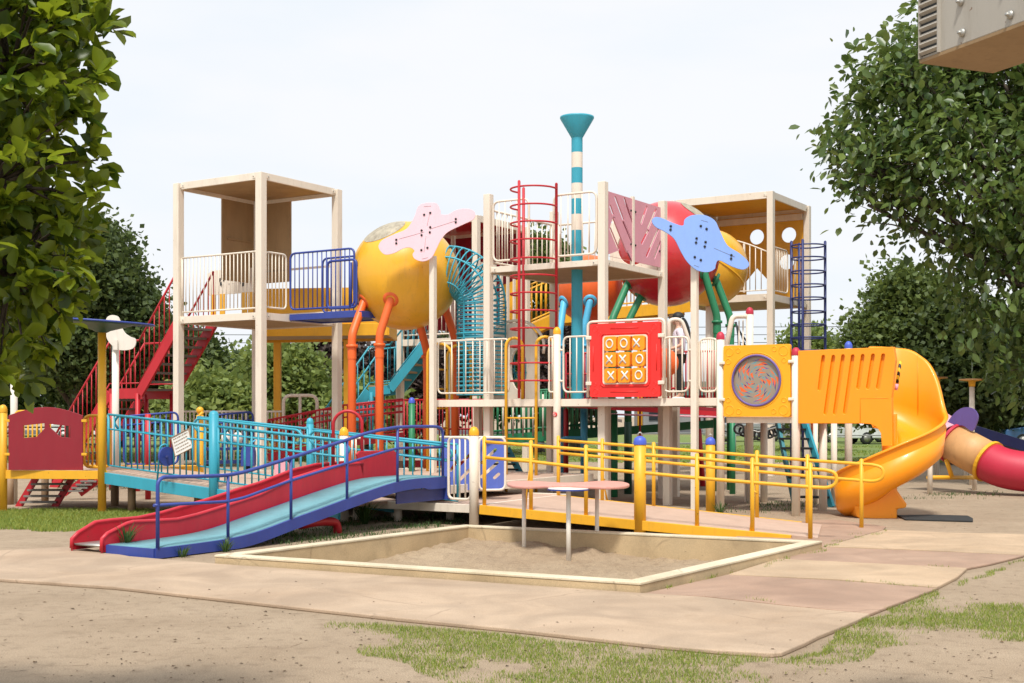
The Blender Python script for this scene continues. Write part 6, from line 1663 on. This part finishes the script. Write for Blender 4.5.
# ---- sandpit table
stb = thing('play_table', 'pale pink peanut shaped sand table standing in the sandpit', 'table', A(560, 14.9, -.18), 'sand tables')
D0 = 14.75
tp_ = [P(x, 486, 1) for x in ()]
ztab = CH-(485.0-HY)/F*15.2
def tabpt(px, D): return A(px, D, ztab)
oln = [(507, 14.9), (512, 14.45), (528, 14.25), (548, 14.4), (566, 14.5), (585, 14.3), (606, 14.15), (624, 14.3), (629.5, 14.75), (622, 15.25), (604, 15.45), (585, 15.2), (566, 15.0), (548, 15.2), (528, 15.45), (512, 15.3)]
pts2 = catmull([(tabpt(o_[0], o_[1]+.4).x, tabpt(o_[0], o_[1]+.4).y) for o_ in oln], 4)
m = MB(); m.prism([V((x, y, ztab)) for x, y in pts2], Z*.035); m.build('tabletop', 'table_pink', stb, bevel=.012)
for px, yb3 in ((524, 549), (597, 552)):
    D = 15.2; p = A(px, D, 0); m = MB(); m.tube([up(p, -.3), up(p, ztab-.01)], .025, 10); m.build('leg', 'cream_white', stb)
sb2 = thing('play_table', 'small round sand table with cream top and blue rim under the pink one', 'table', A(569, 14.2, -.18), 'sand tables')
zt4 = CH-(489-HY)/F*14.75; c_ = A(568.5, 14.75, zt4)
m = MB(); m.lathe(c_, [(0, .012), (.235, .012), (.24, 0), (0, 0)], 28, smooth=False); m.build('tabletop', 'cream_white', sb2)
m = MB(); m.lathe(c_, [(.2, -.012), (.243, -.012), (.243, .004), (.2, .004)], 28, smooth=False); m.build('rim', 'blue', sb2)
m = MB(); m.tube([up(c_, -.3), up(c_, zt4-.005)], .028, 10); m.build('leg', 'cream_white', sb2)

# ---- small ride-on seats behind the ramp
for (x, y, w_, h_, D, mt, lab) in [(248.5, 466, 13, 22, 21.8, 'blue', 'blue rounded rocking seat behind the turquoise ramp railing'), (282, 474, 13, 14, 20.9, 'pink', 'pink rounded rocking seat behind the turquoise ramp railing')]:
    r = thing('rocking_seat', lab, 'rocking seat', P(x, y, D), 'rocking seats on the low walkway')
    a0 = P(x-w_/2, y, D); wm = w_/F*D; hm = h_/F*D
    m = MB(); m.plate(a0, X1, Z, [(0, 0), (wm, 0), (wm, hm*.55)]+[(wm/2+wm/2*math.cos(a), hm*.55+hm*.45*math.sin(a)) for a in [math.pi*k/10 for k in range(1, 10)]]+[(0, hm*.55)], [], .22); m.build('body', mt, r, bevel=.02)
    m = MB(); m.tube([P(x-2, y-h_*.9, D-.02), P(x+7, y-h_-4, D-.02)], .014, 6); m.build('handle', 'sky_blue', r)
    m = MB(); m.tube([P(x, y, D), up(P(x, y, D), .48)], .05, 8); m.build('spring', 'black', r)
# white spring animal heads glimpsed
r = thing('ride_panel', 'dark blue play counter with white knobs under the left tower', 'play panel', A(225, 23.5, .5))
m = MB(); m.beam(A(205, 23.4, .62), A(248, 23.8, .62), .3, .06); m.beam(A(205, 23.4, .86), A(248, 23.8, .86), .3, .05); m.build('counter', 'navy', r)
for px in (226, 238): m = MB(); m.ball(P(px, 438, 23.5), .09, 14, 10, (1, 1, 1.3)); m.tube([P(px, 440, 23.5), A(px, 23.5, .6)], .02, 6); m.build('knob', 'white', r)

# ================================================================= PERSON
def skinfig(name, verts, edges, mat, parent, root=0, sub=1):
    me = bpy.data.meshes.new(name); o0 = V(ROOT['_o'])
    me.from_pydata([tuple(V(v[0])-o0) for v in verts], edges, []); me.materials.append(MATS[mat])
    ob = bpy.data.objects.new(name, me); COL.objects.link(ob); ob.parent = parent
    md = ob.modifiers.new('skin', 'SKIN'); md.use_smooth_shade = True
    if not me.skin_vertices: 
        bm = bmesh.new(); bm.from_mesh(me); bm.verts.layers.skin.verify(); bm.to_mesh(me); bm.free()
    for i, v in enumerate(verts):
        me.skin_vertices[0].data[i].radius = (v[1], v[1]*(v[2] if len(v) > 2 else 1)); me.skin_vertices[0].data[i].use_root = (i == root)
    s = ob.modifiers.new('sub', 'SUBSURF'); s.levels = sub; s.render_levels = sub
    return ob
g0 = A(679, 22.4, zm)
ROOT = thing('person', 'child in white shirt, dark trousers and black cap with long ponytail, facing left', 'person', g0)
S = 1.5/1.6
def gv(x, y, z): return g0+V((x, y, z))*S      # x: +right in picture (back of the child), -x: front (faces left)
bd = [(gv(0, 0, .82), .10), (gv(0, 0, 1.0), .095), (gv(.0, 0, 1.2), .115), (gv(0, 0, 1.30), .07), (gv(-.005, 0, 1.36), .045), (gv(-.02, 0, 1.42), .062), (gv(-.025, 0, 1.50), .082), (gv(-.02, 0, 1.56), .065),
      (gv(0, -.09, .78), .075), (gv(-.03, -.09, .44), .052), (gv(.0, -.09, .07), .036), (gv(-.12, -.09, .03), .028),
      (gv(0, .09, .78), .075), (gv(.03, .09, .44), .052), (gv(.08, .09, .07), .036), (gv(-.04, .09, .03), .028),
      (gv(0, -.16, 1.26), .045), (gv(.02, -.2, 1.02), .034), (gv(-.16, -.2, .95), .026), (gv(-.21, -.2, .94), .024),
      (gv(0, .16, 1.26), .045), (gv(.02, .2, 1.02), .034), (gv(-.16, .2, .95), .026), (gv(-.21, .2, .94), .024)]
ed = [(0, 1), (1, 2), (2, 3), (3, 4), (4, 5), (5, 6), (6, 7), (0, 8), (8, 9), (9, 10), (10, 11), (0, 12), (12, 13), (13, 14), (14, 15), (3, 16), (16, 17), (17, 18), (18, 19), (3, 20), (20, 21), (21, 22), (22, 23)]
for hnd, sy in ((19, -.2), (23, .2)):
    for k, (dy, l) in enumerate([(-.03, .06), (-.01, .075), (.01, .07), (.028, .055)]):
        i = len(bd); bd += [(gv(-.235, sy+dy, .94), .0085), (gv(-.235-l*.6, sy+dy, .935), .008), (gv(-.235-l*.8, sy+dy, .935-l*.4), .007)]; ed += [(hnd, i), (i, i+1), (i+1, i+2)]
    i = len(bd); bd += [(gv(-.215, sy-.035, .96), .009), (gv(-.25, sy-.05, .955), .008)]; ed += [(hnd, i), (i, i+1)]
bo = skinfig('body', bd, ed, 'skin', ROOT)
skinfig('shirt', [(gv(0, 0, .86), .13), (gv(0, 0, 1.0), .12), (gv(.0, 0, 1.2), .135), (gv(0, 0, 1.30), .085), (gv(0, -.16, 1.26), .062), (gv(.02, -.195, 1.1), .055), (gv(0, .16, 1.26), .062), (gv(.02, .195, 1.1), .055)], [(0, 1), (1, 2), (2, 3), (3, 4), (4, 5), (3, 6), (6, 7)], 'shirt', ROOT)
skinfig('trousers', [(gv(0, 0, .86), .115), (gv(0, -.09, .76), .09), (gv(-.03, -.09, .44), .065), (gv(.0, -.09, .1), .05), (gv(0, .09, .76), .09), (gv(.03, .09, .44), .065), (gv(.08, .09, .1), .05)], [(0, 1), (1, 2), (2, 3), (0, 4), (4, 5), (5, 6)], 'black', ROOT)
m = MB(); hc = gv(-.015, 0, 1.545); m.lathe(hc, [(.108*math.cos(a), .095*math.sin(a)) for a in [math.pi/2*k/7 for k in range(8)]], 18)
m.add([hc+V((-.09, -.07, .0)), hc+V((-.09, .07, .0)), hc+V((-.18, .05, -.012)), hc+V((-.18, -.05, -.012)), hc+V((-.09, -.07, .015)), hc+V((-.09, .07, .015)), hc+V((-.18, .05, .0)), hc+V((-.18, -.05, .0))], [[0, 1, 2, 3], [4, 5, 6, 7], [0, 3, 7, 4], [1, 2, 6, 5], [2, 3, 7, 6], [0, 1, 5, 4]]); m.build('cap', 'black', ROOT)
skinfig('hair', [(gv(.03, 0, 1.5), .085), (gv(.10, 0, 1.47), .05), (gv(.15, 0, 1.36), .045), (gv(.19, 0, 1.22), .035), (gv(.21, 0, 1.1), .018)], [(0, 1), (1, 2), (2, 3), (3, 4)], 'black', ROOT)
for s in (-1, 1):
    m = MB(); m.ball(gv(-.098, s*.032, 1.485), .011, 8, 6); m.build('eye', 'black', ROOT)
m = MB(); m.ball(gv(-.112, 0, 1.455), .014, 8, 6, (1.2, .7, 1.2)); m.build('nose', 'skin', ROOT)
m = MB(); m.ball(gv(-.098, 0, 1.42), .016, 8, 6, (.6, 1.2, .35)); m.build('mouth', 'crimson', ROOT)
for s in (-1, 1):
    m = MB(); m.ball(gv(-.0, s*.084, 1.48), .022, 8, 6, (.8, .4, 1.3)); m.build('ear', 'skin', ROOT)
    m = MB(); q = gv(-.04+(0 if s < 0 else .06), s*.09, .03); m.ball(q, .055, 12, 8, (1.9, .8, .6)); m.build('shoe', 'white', ROOT)
# ================================================================= LIGHT, SKY, CAMERA
w = bpy.data.worlds.new('World'); SC.world = w; w.use_nodes = True; t = w.node_tree; t.nodes.clear(); N = t.nodes; Lk = t.links
EL, AZ = math.radians(60), math.radians(188)      # AZ: compass from +Y clockwise (sun behind-left of the camera)
sky = N.new('ShaderNodeTexSky'); sky.sky_type = 'NISHITA'; sky.sun_disc = False; sky.sun_elevation = EL; sky.sun_rotation = AZ
sky.air_density = 1.2; sky.dust_density = 2.5
b1 = N.new('ShaderNodeBackground'); b1.inputs[1].default_value = .1; Lk.new(sky.outputs[0], b1.inputs[0])
b2 = N.new('ShaderNodeBackground'); b2.inputs[1].default_value = .68
tc = N.new('ShaderNodeTexCoord'); mp = N.new('ShaderNodeMapping'); mp.inputs['Scale'].default_value = (1, 1, 3.2); Lk.new(tc.outputs['Generated'], mp.inputs[0])
nz = N.new('ShaderNodeTexNoise'); nz.inputs['Scale'].default_value = 2.4; nz.inputs['Detail'].default_value = 7; nz.inputs['Roughness'].default_value = .5; Lk.new(mp.outputs[0], nz.inputs[0])
cr = N.new('ShaderNodeValToRGB'); cr.color_ramp.elements[0].position = .34; cr.color_ramp.elements[1].position = .58
cr.color_ramp.elements[0].color = (.86, .93, 1.0, 1); cr.color_ramp.elements[1].color = (.94, .955, .985, 1)
Lk.new(nz.outputs[0], cr.inputs[0]); Lk.new(cr.outputs[0], b2.inputs[0])
mr = N.new('ShaderNodeMapRange'); mr.inputs[1].default_value = .3; mr.inputs[2].default_value = .6; mr.inputs[3].default_value = .9; mr.inputs[4].default_value = .97
Lk.new(nz.outputs[0], mr.inputs[0])
ms = N.new('ShaderNodeMixShader'); Lk.new(mr.outputs[0], ms.inputs[0]); Lk.new(b1.outputs[0], ms.inputs[1]); Lk.new(b2.outputs[0], ms.inputs[2])
o = N.new('ShaderNodeOutputWorld'); Lk.new(ms.outputs[0], o.inputs[0])
sl_ = bpy.data.lights.new('sun', 'SUN'); sl_.energy = 2.7; sl_.angle = math.radians(7); sl_.color = (1, .965, .90)
so = bpy.data.objects.new('sun', sl_); COL.objects.link(so)
sd = V((math.sin(AZ)*math.cos(EL), math.cos(AZ)*math.cos(EL), math.sin(EL)))   # towards the sun
so.rotation_euler = (-sd).to_track_quat('-Z', 'Y').to_euler(); so.location = (0, -5, 20)
cam = bpy.data.cameras.new('camera'); cam.sensor_width = 36; cam.lens = 45; cam.shift_y = (HY-341.5)/1024; cam.clip_end = 2000; cam.clip_start = .1
co = bpy.data.objects.new('camera', cam); COL.objects.link(co); co.location = (0, 0, CH); co.rotation_euler = (math.pi/2, 0, 0); SC.camera = co
SC.view_settings.view_transform = 'Standard'; SC.view_settings.look = 'None'; SC.view_settings.exposure = .60; SC.view_settings.gamma = 1
SC.render.resolution_x = 1024; SC.render.resolution_y = 683
SC.cycles.max_bounces = 6; SC.cycles.transmission_bounces = 4; SC.cycles.transparent_max_bounces = 8
for ob in bpy.data.objects:
    if '_o' in ob: del ob['_o']
